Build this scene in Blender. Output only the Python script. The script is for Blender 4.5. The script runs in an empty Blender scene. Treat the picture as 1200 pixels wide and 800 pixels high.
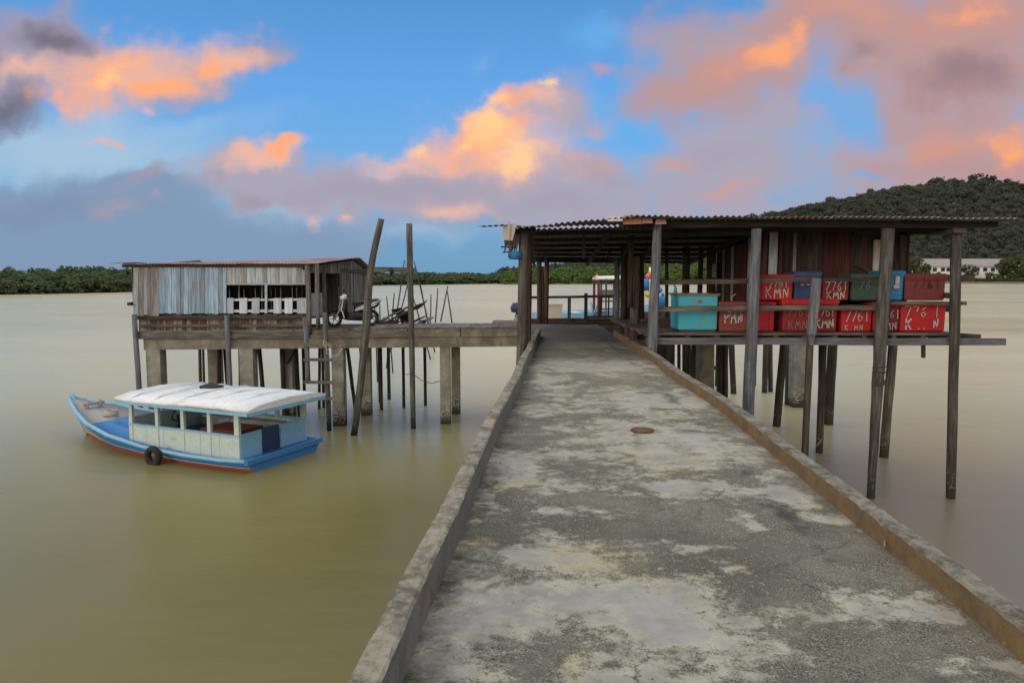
import bpy, math, random
import numpy as np
from mathutils import Vector, Matrix
random.seed(7); rng = np.random.default_rng(7)
R = math.radians
sc = bpy.context.scene
col = sc.collection
# ------------------------------------------------------------------ camera model
F, CX, CY, PITCH = 850.0, 600.0, 400.0, R(5.24)
CZ = 4.89                      # eye height above the water (water is z = 0)
cS, sS = math.cos(PITCH), math.sin(PITCH)
def ray(px, py):
    u = (px-CX)/F; v = (CY-py)/F
    return Vector((u, cS+v*sS, -sS+v*cS))
def P(px, py, Y):              # point at distance Y in front of the eye
    d = ray(px, py); t = Y/d.y
    return Vector((d.x*t, Y, CZ+d.z*t))
def G(px, py, z=0.0):          # point on the level z
    d = ray(px, py); t = (z-CZ)/d.z
    return Vector((d.x*t, d.y*t, z))
WZ = CZ-1.70; LK = CZ-1.476; RK = CZ-1.546; DZ = CZ-1.263; D1 = 15.8
def lin(r, g, b):
    f = lambda c: (c/255/12.92) if c/255 <= 0.04045 else ((c/255+0.055)/1.055)**2.4
    return (f(r), f(g), f(b), 1.0)
# ------------------------------------------------------------------ node helper
class NB:
    def __init__(s, nt): s.nt = nt
    def node(s, t, ins=None, **at):
        n = s.nt.nodes.new(t)
        for k, v in at.items(): setattr(n, k, v)
        for k, v in (ins or {}).items(): s.put(n.inputs[k], v)
        return n
    def put(s, sock, v):
        if isinstance(v, bpy.types.NodeSocket): s.nt.links.new(v, sock)
        elif isinstance(v, (tuple, list)) and sock.type == 'RGBA' and len(v) == 3: sock.default_value = (*v, 1)
        else: sock.default_value = v
    def m(s, op, a, b=None, c=None, clamp=False):
        ins = {0: a}
        if b is not None: ins[1] = b
        if c is not None: ins[2] = c
        return s.node('ShaderNodeMath', ins, operation=op, use_clamp=clamp).outputs[0]
    def vm(s, op, a, b=None, scale=None):
        n = s.node('ShaderNodeVectorMath', {0: a}, operation=op)
        if b is not None: s.put(n.inputs[1], b)
        if scale is not None: s.put(n.inputs['Scale'], scale)
        return n.outputs['Value'] if op in ('LENGTH', 'DOT_PRODUCT') else n.outputs[0]
    def mix(s, f, a, b, blend='MIX'):
        n = s.node('ShaderNodeMix', data_type='RGBA', blend_type=blend)
        s.put(n.inputs[0], f); s.put(n.inputs[6], a); s.put(n.inputs[7], b)
        return n.outputs[2]
    def noise(s, vec, scale, detail=4, rough=0.55, dist=0.0, out='Fac'):
        n = s.node('ShaderNodeTexNoise', {'Vector': vec, 'Scale': scale, 'Detail': detail, 'Roughness': rough, 'Distortion': dist})
        return n.outputs[out]
    def mr(s, v, a, b, c=0.0, d=1.0, smooth=True):
        return s.node('ShaderNodeMapRange', {0: v, 1: a, 2: b, 3: c, 4: d}, interpolation_type='SMOOTHSTEP' if smooth else 'LINEAR').outputs[0]
    def mapping(s, vec, loc=(0, 0, 0), rot=(0, 0, 0), scale=(1, 1, 1), t='POINT'):
        return s.node('ShaderNodeMapping', {'Vector': vec, 'Location': loc, 'Rotation': rot, 'Scale': scale}, vector_type=t).outputs[0]
    def comb(s, x, y, z=0.0): return s.node('ShaderNodeCombineXYZ', {0: x, 1: y, 2: z}).outputs[0]
    def ramp(s, f, stops):
        n = s.node('ShaderNodeValToRGB', {0: f}); e = n.color_ramp.elements
        while len(e) < len(stops): e.new(0.5)
        for k, (p, c) in enumerate(stops): e[k].position = p; e[k].color = c if len(c) == 4 else (*c, 1)
        return n.outputs[0]
    def attr(s, name): return s.node('ShaderNodeAttribute', attribute_name=name).outputs['Fac']
    def blobs(s, vec, items, k=0.25):   # items: (x, y, rx, ry, rot_deg, strength) -> smooth union of (strength - distance)
        acc = None
        for (x, y, rx, ry, rot, st) in items:
            mp = s.mapping(vec, (x, y, 0), (0, 0, R(rot)), (rx, ry, 1), 'TEXTURE')
            f = s.m('SUBTRACT', st, s.vm('LENGTH', mp))
            acc = f if acc is None else s.m('SMOOTH_MAX', acc, f, k)
        return acc
def newmat(name, rough=0.8, spec=0.3):
    m = bpy.data.materials.new(name); m.use_nodes = True
    b = NB(m.node_tree); bs = m.node_tree.nodes['Principled BSDF']
    bs.inputs['Roughness'].default_value = rough; bs.inputs['Specular IOR Level'].default_value = spec
    return m, b, bs
def bump(b, bs, h, strength=0.4, dist=0.01):
    n = b.node('ShaderNodeBump', {'Height': h, 'Strength': strength, 'Distance': dist})
    b.put(bs.inputs['Normal'], n.outputs[0])
# ------------------------------------------------------------------ materials
def wood(name, light, dark, stain=None, stain_amt=0.45, moss=False, grain=22.0):
    m, b, bs = newmat(name, 0.85, 0.2)
    uv = b.node('ShaderNodeUVMap').outputs[0]
    rnd = b.attr('rnd'); oi = b.node('ShaderNodeObjectInfo').outputs['Random']
    g = b.noise(b.mapping(uv, scale=(1.3, grain, 1)), 1.0, 6, 0.65, 0.4)
    big = b.noise(b.mapping(uv, (3, 9, 0), scale=(0.9, 3, 1)), 1.0, 4, 0.6)
    c = b.mix(b.mr(g, 0.36, 0.66), dark, light)
    c = b.mix(b.mr(big, 0.4, 0.7, 0, 0.55), c, (dark[0]*0.6, dark[1]*0.6, dark[2]*0.6))
    if stain:
        st = b.noise(b.mapping(uv, (7, 1, 0), scale=(1.1, 5, 1)), 1.0, 5, 0.7)
        f = b.m('ADD', st, b.m('MULTIPLY', b.m('SUBTRACT', rnd, 0.5), 0.35))
        sg = b.mix(b.mr(g, 0.38, 0.62), (stain[0]*.55, stain[1]*.58, stain[2]*.62), stain)
        c = b.mix(b.mr(f, 0.60-stain_amt*0.3, 0.78-stain_amt*0.3, 0, 0.88), c, sg)
    hv = b.node('ShaderNodeHueSaturation', {'Color': c, 'Hue': b.mr(oi, 0, 1, 0.49, 0.51, False), 'Value': b.m('ADD', 0.62, b.m('ADD', b.m('MULTIPLY', rnd, 0.5), b.m('MULTIPLY', oi, 0.22)))}).outputs[0]
    if moss:
        pos = b.node('ShaderNodeNewGeometry').outputs['Position']
        z = b.node('ShaderNodeSeparateXYZ', {0: pos}).outputs[2]
        nz = b.noise(pos, 5.0, 5, 0.7)
        wet = b.mr(b.m('ADD', z, b.m('MULTIPLY', nz, 0.5)), 0.95, 0.45)
        hv = b.mix(wet, hv, (0.035, 0.036, 0.026))
        sp = b.m('MULTIPLY', b.mr(b.noise(pos, 26.0, 2, 0.5), 0.60, 0.64), b.mr(b.m('ABSOLUTE', b.m('SUBTRACT', z, 0.38)), 0.30, 0.05))
        hv = b.mix(b.m('MULTIPLY', sp, 0.7), hv, (0.34, 0.32, 0.28))
    b.put(bs.inputs['Base Color'], hv)
    bump(b, bs, b.m('ADD', g, b.m('MULTIPLY', big, 0.6)), 0.7, 0.012)
    return m
def plain(name, c, rough=0.5, spec=0.4, dirt=(0.06, 0.05, 0.04), amt=0.5, scale=6.0, metal=0.0):
    m, b, bs = newmat(name, rough, spec)
    tc = b.node('ShaderNodeTexCoord').outputs['Object']
    n = b.noise(tc, scale, 6, 0.68, 0.3)
    n2 = b.noise(tc, scale*6, 4, 0.6)
    rnd = b.attr('rnd')
    k = b.mr(b.m('ADD', n, b.m('MULTIPLY', b.m('SUBTRACT', n2, 0.5), 0.35)), 0.78-amt*0.4, 0.86-amt*0.15, 0, 0.85)
    cc = b.node('ShaderNodeHueSaturation', {'Color': (*c[:3], 1), 'Value': b.mr(n2, 0.2, 0.8, 0.82, 1.12, False)}).outputs[0]
    b.put(bs.inputs['Base Color'], b.mix(k, cc, dirt))
    b.put(bs.inputs['Roughness'], b.mr(n, 0.3, 0.7, rough*0.85, min(1, rough*1.25), False))
    bs.inputs['Metallic'].default_value = metal
    bump(b, bs, n2, 0.25, 0.006)
    return m
M = {}
M['wood_grey']  = wood('weathered_grey_wood', (0.205, 0.195, 0.178), (0.072, 0.067, 0.060), moss=True)
M['wood_blue']  = wood('bluish_grey_post_wood', (0.195, 0.215, 0.26), (0.085, 0.092, 0.11), moss=True)
M['wood_dark']  = wood('dark_brown_wood', (0.085, 0.072, 0.062), (0.035, 0.029, 0.025), moss=True)
M['wood_pole'] = wood('dark_weathered_pole_wood', (0.13, 0.128, 0.118), (0.048, 0.046, 0.042), moss=True)
M['wood_roof_shade'] = wood('roof_shade_wood', (0.042, 0.036, 0.032), (0.017, 0.015, 0.014))  # near-black: the shade under the roof is put into the wood colour
M['wood_red']   = wood('reddish_brown_wood', (0.12, 0.078, 0.066), (0.045, 0.029, 0.025))
M['plank_brown'] = wood('grey_brown_planks', (0.34, 0.32, 0.33), (0.18, 0.165, 0.17), stain=(0.30, 0.35, 0.42), stain_amt=0.6)
M['plank_blue'] = wood('faded_blue_planks', (0.38, 0.39, 0.41), (0.215, 0.215, 0.225), stain=(0.30, 0.44, 0.60), stain_amt=1.2)
M['plank_white'] = wood('whitewashed_planks', (0.46, 0.475, 0.475), (0.27, 0.27, 0.27), stain=(0.40, 0.48, 0.53), stain_amt=0.75)
M['picket'] = wood('pale_picket_wood', (0.50, 0.56, 0.60), (0.34, 0.41, 0.48))
M['skirt'] = wood('red_brown_boards', (0.20, 0.145, 0.125), (0.07, 0.045, 0.042), stain=(0.30, 0.28, 0.27), stain_amt=0.30)
M['plank_old'] = wood('old_gable_planks', (0.20, 0.19, 0.18), (0.07, 0.065, 0.06))
M['wall_dark'] = wood('dark_shed_boards', (0.070, 0.062, 0.056), (0.028, 0.024, 0.022), stain=(0.085, 0.03, 0.028), stain_amt=0.15)
M['panel_red'] = wood('dark_red_panel', (0.10, 0.035, 0.034), (0.05, 0.02, 0.019))
M['panel_pale'] = wood('pale_grey_panel', (0.42, 0.41, 0.42), (0.25, 0.24, 0.25))
M['deck_wood'] = wood('deck_planks', (0.20, 0.165, 0.15), (0.075, 0.06, 0.055))
M['rail'] = wood('rail_wood', (0.17, 0.16, 0.14), (0.065, 0.06, 0.052))
def concrete(name, a, c, wet=True):
    m, b, bs = newmat(name, 0.9, 0.25)
    pos = b.node('ShaderNodeNewGeometry').outputs['Position']
    n = b.noise(pos, 2.2, 6, 0.65, 0.4); n2 = b.noise(pos, 30, 4, 0.7)
    x = b.mix(b.mr(b.m('ADD', n, b.m('MULTIPLY', b.m('SUBTRACT', n2, 0.5), 0.4)), 0.35, 0.7), a, c)
    x = b.mix(b.mr(b.noise(b.mapping(pos, scale=(3, 3, 0.35)), 2.0, 4, 0.6), 0.55, 0.75, 0, 0.6), x, (0.055, 0.05, 0.042))
    if wet:
        z = b.node('ShaderNodeSeparateXYZ', {0: pos}).outputs[2]
        x = b.mix(b.mr(b.m('ADD', z, b.m('MULTIPLY', n, 0.6)), 1.0, 0.45), x, (0.045, 0.042, 0.03))
        sp = b.m('MULTIPLY', b.mr(b.noise(pos, 22.0, 2, 0.5), 0.53, 0.58), b.mr(b.m('ABSOLUTE', b.m('SUBTRACT', z, 0.42)), 0.38, 0.1))
        x = b.mix(b.m('MULTIPLY', sp, 0.85), x, (0.42, 0.40, 0.37))
    b.put(bs.inputs['Base Color'], x)
    bump(b, bs, b.m('ADD', n2, n), 0.5, 0.015)
    return m
M['conc'] = concrete('jetty_concrete', (0.14, 0.135, 0.11), (0.27, 0.25, 0.205))
M['conc_col'] = concrete('column_concrete', (0.17, 0.175, 0.15), (0.30, 0.30, 0.26))
def corr(name, base, rust, amt):
    m, b, bs = newmat(name, 0.6, 0.4)
    pos = b.node('ShaderNodeNewGeometry').outputs['Position']
    n = b.noise(b.mapping(pos, scale=(0.55, 0.9, 1)), 1.6, 7, 0.68, 0.6)
    n2 = b.noise(pos, 14, 5, 0.65)
    k = b.mr(b.m('ADD', n, b.m('MULTIPLY', b.m('SUBTRACT', n2, 0.5), 0.3)), 0.75-amt*0.55, 0.90-amt*0.55)
    x = b.mix(k, base, b.mix(n2, (rust[0]*0.45, rust[1]*0.4, rust[2]*0.4), rust))
    b.put(bs.inputs['Base Color'], x)
    b.put(bs.inputs['Metallic'], b.m('MULTIPLY', b.m('SUBTRACT', 1.0, k), 0.25))
    bump(b, bs, n2, 0.3, 0.004)
    return m
M['roof_rust'] = corr('rusty_corrugated_roof', (0.27, 0.26, 0.25), (0.30, 0.105, 0.065), 0.62)
M['roof_old'] = corr('old_corrugated_roof', (0.17, 0.165, 0.16), (0.17, 0.075, 0.045), 0.46)
M['rust'] = corr('heavy_rust', (0.22, 0.13, 0.09), (0.27, 0.10, 0.045), 0.55)
M['rust_dark'] = corr('brown_rust', (0.10, 0.055, 0.028), (0.19, 0.085, 0.03), 0.45)
M['scrap'] = corr('rust_streaked_sheet', (0.36, 0.31, 0.28), (0.30, 0.15, 0.09), 0.35)
def paint(name, c, **k): return plain(name, c, **k)
M['red'] = paint('bright_red_plastic', (0.38, 0.014, 0.018), rough=0.55, amt=0.6, dirt=(0.15, 0.02, 0.022), scale=3)
M['red_dark'] = paint('dark_red_plastic', (0.20, 0.014, 0.019), rough=0.65, amt=0.6, dirt=(0.09, 0.016, 0.018), scale=3)
M['red_brown'] = paint('faded_brown_red_plastic', (0.19, 0.048, 0.042), rough=0.7, amt=0.45)
M['maroon'] = paint('maroon_plastic', (0.14, 0.028, 0.036), rough=0.65, amt=0.4)
M['navy'] = paint('navy_plastic', (0.025, 0.048, 0.14), rough=0.6, amt=0.3)
M['blue'] = paint('blue_plastic', (0.016, 0.18, 0.38), rough=0.5, amt=0.25)
M['green_dark'] = paint('dark_green_plastic', (0.034, 0.075, 0.062), rough=0.65, amt=0.35)
M['teal'] = paint('turquoise_paint', (0.045, 0.36, 0.50), rough=0.55, amt=0.75, dirt=(0.13, 0.24, 0.20), scale=3.2)
M['white_mark'] = paint('white_brush_paint', (0.46, 0.44, 0.43), rough=0.8, amt=0.6, dirt=(0.22, 0.05, 0.05), scale=14)
M['grey_mark'] = paint('worn_white_paint', (0.25, 0.19, 0.19), rough=0.7, amt=0.3)
M['black_mark'] = paint('black_brush_paint', (0.03, 0.02, 0.022), rough=0.7, amt=0.1)
M['black'] = paint('black_plastic', (0.014, 0.014, 0.016), rough=0.45, amt=0.1)
M['rubber'] = paint('black_rubber', (0.018, 0.018, 0.018), rough=0.85, amt=0.2, dirt=(0.07, 0.065, 0.055))
M['white_paint'] = paint('white_gloss_paint', (0.70, 0.74, 0.76), rough=0.35, amt=0.2, dirt=(0.3, 0.29, 0.26))
M['scoot_white'] = paint('bluish_white_scooter_paint', (0.50, 0.58, 0.66), rough=0.35, amt=0.15)
M['metal'] = paint('grey_metal', (0.30, 0.30, 0.30), rough=0.4, amt=0.3, metal=0.7)
M['lens'] = paint('headlight_lens', (0.6, 0.62, 0.64), rough=0.15, amt=0.05)
M['canopy'] = paint('white_canopy_board', (0.66, 0.70, 0.72), rough=0.6, amt=0.7, dirt=(0.36, 0.38, 0.39), scale=1.6)
M['cabin'] = paint('pale_green_boat_paint', (0.42, 0.54, 0.53), rough=0.5, amt=0.55, dirt=(0.22, 0.25, 0.22), scale=3)
M['sky_blue'] = paint('sky_blue_boat_paint', (0.20, 0.41, 0.60), rough=0.5, amt=0.6, dirt=(0.10, 0.17, 0.22), scale=3)
M['boat_blue'] = paint('strong_blue_boat_paint', (0.04, 0.19, 0.46), rough=0.5, amt=0.6, dirt=(0.12, 0.20, 0.28), scale=3)
M['boat_grey'] = paint('bare_grey_hull', (0.33, 0.32, 0.30), rough=0.6, amt=0.3, scale=3)
M['antifoul'] = paint('red_antifouling_paint', (0.42, 0.085, 0.045), rough=0.6, amt=0.3)
M['foam'] = paint('white_foam', (0.62, 0.60, 0.56), rough=0.9, amt=0.4, dirt=(0.3, 0.28, 0.24))
M['yellow'] = paint('yellow_plastic', (0.62, 0.50, 0.05), rough=0.5, amt=0.2)
M['orange'] = paint('orange_plastic', (0.75, 0.22, 0.03), rough=0.5, amt=0.2)
M['pink'] = paint('coral_red_plastic', (0.70, 0.12, 0.10), rough=0.5, amt=0.2)
M['tarp'] = paint('blue_tarpaulin', (0.025, 0.17, 0.40), rough=0.6, amt=0.2)
M['cloth'] = paint('torn_grey_cloth', (0.12, 0.09, 0.085), rough=0.95, amt=0.3)
M['rope'] = paint('dark_rope', (0.05, 0.048, 0.045), rough=0.95, amt=0.2)
M['rope_pale'] = paint('pale_rope', (0.40, 0.38, 0.32), rough=0.95, amt=0.2)
M['bwall'] = paint('white_building_wall', (0.72, 0.74, 0.76), rough=0.8, amt=0.3, dirt=(0.4, 0.4, 0.4), scale=0.2)
M['broof'] = paint('grey_building_roof', (0.26, 0.25, 0.25), rough=0.8, amt=0.3, scale=0.1)
M['bglass'] = paint('dark_window_glass', (0.03, 0.035, 0.045), rough=0.2, amt=0.05)
M['bteal'] = paint('teal_building_paint', (0.08, 0.36, 0.36), rough=0.8, amt=0.2, scale=0.3)
M['mud'] = paint('river_bank_mud', (0.11, 0.085, 0.062), rough=0.95, amt=0.4, dirt=(0.05, 0.05, 0.025), scale=0.15)
M['twig'] = paint('dry_straw', (0.36, 0.22, 0.11), rough=0.9, amt=0.2)
def leaf(name, a, c):
    m, b, bs = newmat(name, 0.8, 0.12)
    rnd = b.attr('rnd'); lr = b.attr('lf')
    x = b.mix(rnd, a, c)
    x = b.node('ShaderNodeHueSaturation', {'Color': x, 'Value': b.m('ADD', 0.82, b.m('MULTIPLY', lr, 0.36)), 'Hue': b.m('ADD', 0.485, b.m('MULTIPLY', lr, 0.03))}).outputs[0]
    b.put(bs.inputs['Base Color'], x)
    tr = b.node('ShaderNodeBsdfTranslucent', {'Color': x}); mx = b.node('ShaderNodeMixShader', {0: 0.42, 1: bs.outputs[0], 2: tr.outputs[0]})
    b.put(m.node_tree.nodes['Material Output'].inputs[0], mx.outputs[0])
    return m
M['leaf_bank'] = leaf('mangrove_leaves', (0.078, 0.116, 0.062), (0.112, 0.150, 0.075))
M['leaf_bright'] = leaf('bright_mangrove_leaves', (0.075, 0.140, 0.036), (0.135, 0.205, 0.058))
M['leaf_hill'] = leaf('hill_forest_leaves', (0.062, 0.076, 0.058), (0.092, 0.104, 0.076))  # greyer and lighter, distance haze put into the leaf colour
M['leaf_tree'] = leaf('bankside_tree_leaves', (0.050, 0.075, 0.036), (0.10, 0.115, 0.055))
M['hill'] = paint('hill_soil', (0.035, 0.036, 0.022), rough=0.95, amt=0.4, scale=0.05)
# ------------------------------------------------------------------ mesh builder
class MB:
    def __init__(s): s.v = []; s.f = []; s.uv = []; s.r = []; s.mi = []; s.sm = []
    def face(s, idx, L, off, mi=0, smooth=False):
        pts = [s.v[i] for i in idx]
        n = (pts[1]-pts[0]).cross(pts[-1]-pts[0])
        if n.length < 1e-12: n = Vector((0, 0, 1))
        n.normalize()
        w = n.cross(L)
        if w.length < 0.3:
            a = n.orthogonal().normalized(); w = n.cross(a); Lx = a
        else: w.normalize(); Lx = L
        s.f.append(list(idx)); s.mi.append(mi); s.sm.append(smooth)
        s.uv.append([(p.dot(Lx)+off*37.1, p.dot(w)+off*13.7) for p in pts])
    def hexa(s, p, rnd=None, mi=0, L=None):
        rnd = random.random() if rnd is None else rnd
        p = [Vector(q) for q in p]
        if L is None:
            e = [p[1]-p[0], p[3]-p[0], p[4]-p[0]]; L = max(e, key=lambda q: q.length).normalized()
        if (p[1]-p[0]).cross(p[3]-p[0]).dot(p[4]-p[0]) < 0: p = [p[0], p[3], p[2], p[1], p[4], p[7], p[6], p[5]]
        b = len(s.v); s.v += p; s.r += [rnd]*8
        for q in ((0, 3, 2, 1), (4, 5, 6, 7), (0, 1, 5, 4), (1, 2, 6, 5), (2, 3, 7, 6), (3, 0, 4, 7)):
            s.face([b+i for i in q], L, rnd, mi)
        return s
    def slab(s, a, b_, c, d, n, rnd=None, mi=0, L=None):
        a, b_, c, d, n = map(Vector, (a, b_, c, d, n))
        return s.hexa([a, b_, c, d, a+n, b_+n, c+n, d+n], rnd, mi, L)
    def box(s, c, size, rnd=None, mi=0, rot=0.0):
        c = Vector(c); x, y, z = [q/2 for q in size]
        m = Matrix.Rotation(rot, 3, 'Z')
        return s.hexa([c+m@Vector(q) for q in ((-x, -y, -z), (x, -y, -z), (x, y, -z), (-x, y, -z), (-x, -y, z), (x, -y, z), (x, y, z), (-x, y, z))], rnd, mi)
    def bar(s, p0, p1, w, h, rnd=None, mi=0, up=(0, 0, 1), seg=1, wob=0.0):
        p0 = Vector(p0); p1 = Vector(p1); d = (p1-p0); L = d.normalized(); up = Vector(up)
        sd = L.cross(up)
        if sd.length < 1e-3: sd = L.cross(Vector((0, 1, 0)))
        sd.normalize(); u2 = sd.cross(L).normalized()
        rnd = random.random() if rnd is None else rnd
        b = len(s.v)
        for i in range(seg+1):
            c = p0+d*(i/seg)
            if 0 < i < seg: c = c+sd*random.uniform(-wob, wob)+u2*random.uniform(-wob, wob)
            kw = 1+random.uniform(-0.08, 0.08)*(wob > 0)
            for (a, e) in ((-1, -1), (1, -1), (1, 1), (-1, 1)):
                s.v.append(c+sd*(a*w/2*kw)+u2*(e*h/2*kw)); s.r.append(rnd)
        for i in range(seg):
            o = b+i*4
            for k in range(4):
                s.face([o+k, o+(k+1) % 4, o+4+(k+1) % 4, o+4+k], L, rnd, mi)
        s.face([b+3, b+2, b+1, b], L, rnd, mi); o = b+seg*4; s.face([o, o+1, o+2, o+3], L, rnd, mi)
        return s
    def tube(s, pts, rad, n=9, rnd=None, mi=0, rough=0.0, cap=True, sub=0):
        pts = [Vector(p) for p in pts]
        if not isinstance(rad, (list, tuple)): rad = [rad]*len(pts)
        if sub:
            np_, nr = [], []
            for i in range(len(pts)-1):
                for k in range(sub):
                    t = k/sub; np_.append(pts[i].lerp(pts[i+1], t)); nr.append(rad[i]*(1-t)+rad[i+1]*t)
            pts, rad = np_+[pts[-1]], nr+[rad[-1]]
        rnd = random.random() if rnd is None else rnd
        L = (pts[-1]-pts[0]); L = L.normalized() if L.length > 1e-6 else Vector((0, 0, 1))
        b = len(s.v); side = None; cl = [0.0]
        for p, q in zip(pts, pts[1:]): cl.append(cl[-1]+(q-p).length)
        for i, p in enumerate(pts):
            t = (pts[min(i+1, len(pts)-1)]-pts[max(i-1, 0)]).normalized()
            if side is None: side = t.orthogonal().normalized()
            side = (side-t*side.dot(t)).normalized(); up = t.cross(side)
            jx = side*random.uniform(-1, 1)*rough*rad[i]+up*random.uniform(-1, 1)*rough*rad[i]
            for k in range(n):
                a = 2*math.pi*k/n; q = rad[i]*(1+random.uniform(-rough, rough))
                s.v.append(p+jx+side*(q*math.cos(a))+up*(q*math.sin(a))); s.r.append(rnd)
        for i in range(len(pts)-1):
            for k in range(n):
                s.face([b+i*n+k, b+i*n+(k+1) % n, b+(i+1)*n+(k+1) % n, b+(i+1)*n+k], L, rnd, mi, True)
                w_ = 2*math.pi*rad[0]/n; u0, u1, o_ = cl[i]+rnd*37, cl[i+1]+rnd*37, rnd*13
                s.uv[-1] = [(u0, k*w_+o_), (u0, (k+1)*w_+o_), (u1, (k+1)*w_+o_), (u1, k*w_+o_)]
        if cap:
            s.face([b+k for k in range(n)][::-1], L, rnd, mi); o = b+(len(pts)-1)*n; s.face([o+k for k in range(n)], L, rnd, mi)
        return s
    def sphere(s, c, r, n=10, m=7, sq=(1, 1, 1), rnd=None, mi=0):
        rnd = random.random() if rnd is None else rnd; c = Vector(c); b = len(s.v)
        for i in range(m+1):
            th = math.pi*i/m
            for k in range(n):
                a = 2*math.pi*k/n
                s.v.append(c+Vector((r*sq[0]*math.sin(th)*math.cos(a), r*sq[1]*math.sin(th)*math.sin(a), r*sq[2]*math.cos(th)))); s.r.append(rnd)
        for i in range(m):
            for k in range(n): s.face([b+i*n+k, b+(i+1)*n+k, b+(i+1)*n+(k+1) % n, b+i*n+(k+1) % n], Vector((0, 0, 1)), rnd, mi, True)
        return s
    def torus(s, c, R0, r, axis=(0, 1, 0), n=20, m=8, rnd=0.5, mi=0, sq=1.0):
        c = Vector(c); ax = Vector(axis).normalized(); e1 = ax.orthogonal().normalized(); e2 = ax.cross(e1); b = len(s.v)
        for i in range(n):
            a = 2*math.pi*i/n; d = e1*math.cos(a)+e2*math.sin(a)
            for k in range(m):
                q = 2*math.pi*k/m
                s.v.append(c+d*(R0+r*math.cos(q))+ax*(r*sq*math.sin(q))); s.r.append(rnd)
        for i in range(n):
            for k in range(m):
                s.face([b+i*m+k, b+((i+1) % n)*m+k, b+((i+1) % n)*m+(k+1) % m, b+i*m+(k+1) % m], e1, rnd, mi, True)
        return s
    def loft(s, rings, mi=0, rnd=0.5, closed=True, cap=True, smooth=True):
        b = len(s.v); n = len(rings[0])
        for r in rings:
            for p in r: s.v.append(Vector(p)); s.r.append(rnd)
        L = (Vector(rings[-1][0])-Vector(rings[0][0])); L = L.normalized() if L.length > 1e-6 else Vector((1, 0, 0))
        for i in range(len(rings)-1):
            for k in range(n if closed else n-1):
                s.face([b+i*n+k, b+i*n+(k+1) % n, b+(i+1)*n+(k+1) % n, b+(i+1)*n+k], L, rnd, mi, smooth)
        if cap:
            s.face([b+k for k in range(n)][::-1], L, rnd, mi); o = b+(len(rings)-1)*n; s.face([o+k for k in range(n)], L, rnd, mi)
        return s
    def build(s, name, mats, parent=None, local=False):
        me = bpy.data.meshes.new(name)
        if not isinstance(mats, (list, tuple)): mats = [mats]
        org = Vector((0, 0, 0))
        if parent is not None and not local:
            q = parent
            while q is not None: org = org+q.location; q = q.parent
        me.from_pydata([tuple(p-org) for p in s.v], [], s.f)
        for m in mats: me.materials.append(m)
        me.polygons.foreach_set('material_index', s.mi); me.polygons.foreach_set('use_smooth', s.sm)
        uv = me.uv_layers.new(name='UVMap'); uv.data.foreach_set('uv', [c for f in s.uv for p in f for c in p])
        at = me.attributes.new('rnd', 'FLOAT', 'POINT'); at.data.foreach_set('value', s.r)
        me.update()
        o = bpy.data.objects.new(name, me); col.objects.link(o)
        if parent is not None: o.parent = parent
        return o
def tag(o, label=None, cat=None, group=None, kind=None):
    if label: o['label'] = label
    if cat: o['category'] = cat
    if group: o['group'] = group
    if kind: o['kind'] = kind
    return o
def thing(name, loc, label, cat, group=None, rz=0.0):
    o = bpy.data.objects.new(name, None); col.objects.link(o); o.location = loc; o.rotation_euler = (0, 0, rz)
    o.empty_display_size = 0.2
    return tag(o, label, cat, group)
def copy_tree(o, parent=None):
    c = o.copy(); col.objects.link(c)
    if parent is not None: c.parent = parent
    for ch in list(o.children): copy_tree(ch, c)
    return c
def corrugated(mb, a, b, c, d, pitch=0.11, amp=0.018, rows=4, th=0.004, jag=0.0, mi=0):
    """sheet a-b (front edge), d-c (back edge); ribs run front to back"""
    a, b, c, d = map(Vector, (a, b, c, d)); n = max(6, int((b-a).length/pitch)*5)
    nrm = (b-a).cross(d-a).normalized()
    if nrm.z < 0: nrm = -nrm
    base = len(mb.v); L = (d-a).normalized(); rj = {}
    for top in (1, 0):
        for j in range(rows+1):
            for i in range(n+1):
                t = i/n; f = a.lerp(b, t); k = d.lerp(c, t)
                sheet = int(t*(b-a).length/0.85)
                if sheet not in rj: rj[sheet] = (random.uniform(-jag, jag), random.uniform(-jag, jag), random.uniform(-0.6, 0.6)*jag, random.random())
                s_ = j/rows; ln = (k-f).length
                p = f+(k-f)*(s_)+(k-f)/ln*(rj[sheet][0]*(1-s_)+rj[sheet][1]*s_)+nrm*rj[sheet][2]*0.3
                p = p+nrm*(amp*math.cos(2*math.pi*t*(b-a).length/pitch)+(th if top else 0))
                mb.v.append(p); mb.r.append(rj[sheet][3])
    N = (rows+1)*(n+1)
    for j in range(rows):
        for i in range(n):
            q = [base+j*(n+1)+i, base+j*(n+1)+i+1, base+(j+1)*(n+1)+i+1, base+(j+1)*(n+1)+i]
            mb.face(q, L, 0.3, mi, True); mb.face([x+N for x in q][::-1], L, 0.3, mi, True)
    for i in range(n):
        for j in (0, rows):
            q = [base+j*(n+1)+i, base+j*(n+1)+i+1, base+N+j*(n+1)+i+1, base+N+j*(n+1)+i]
            mb.face(q[::-1] if j == 0 else q, L, 0.3, mi)
    return mb
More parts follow.
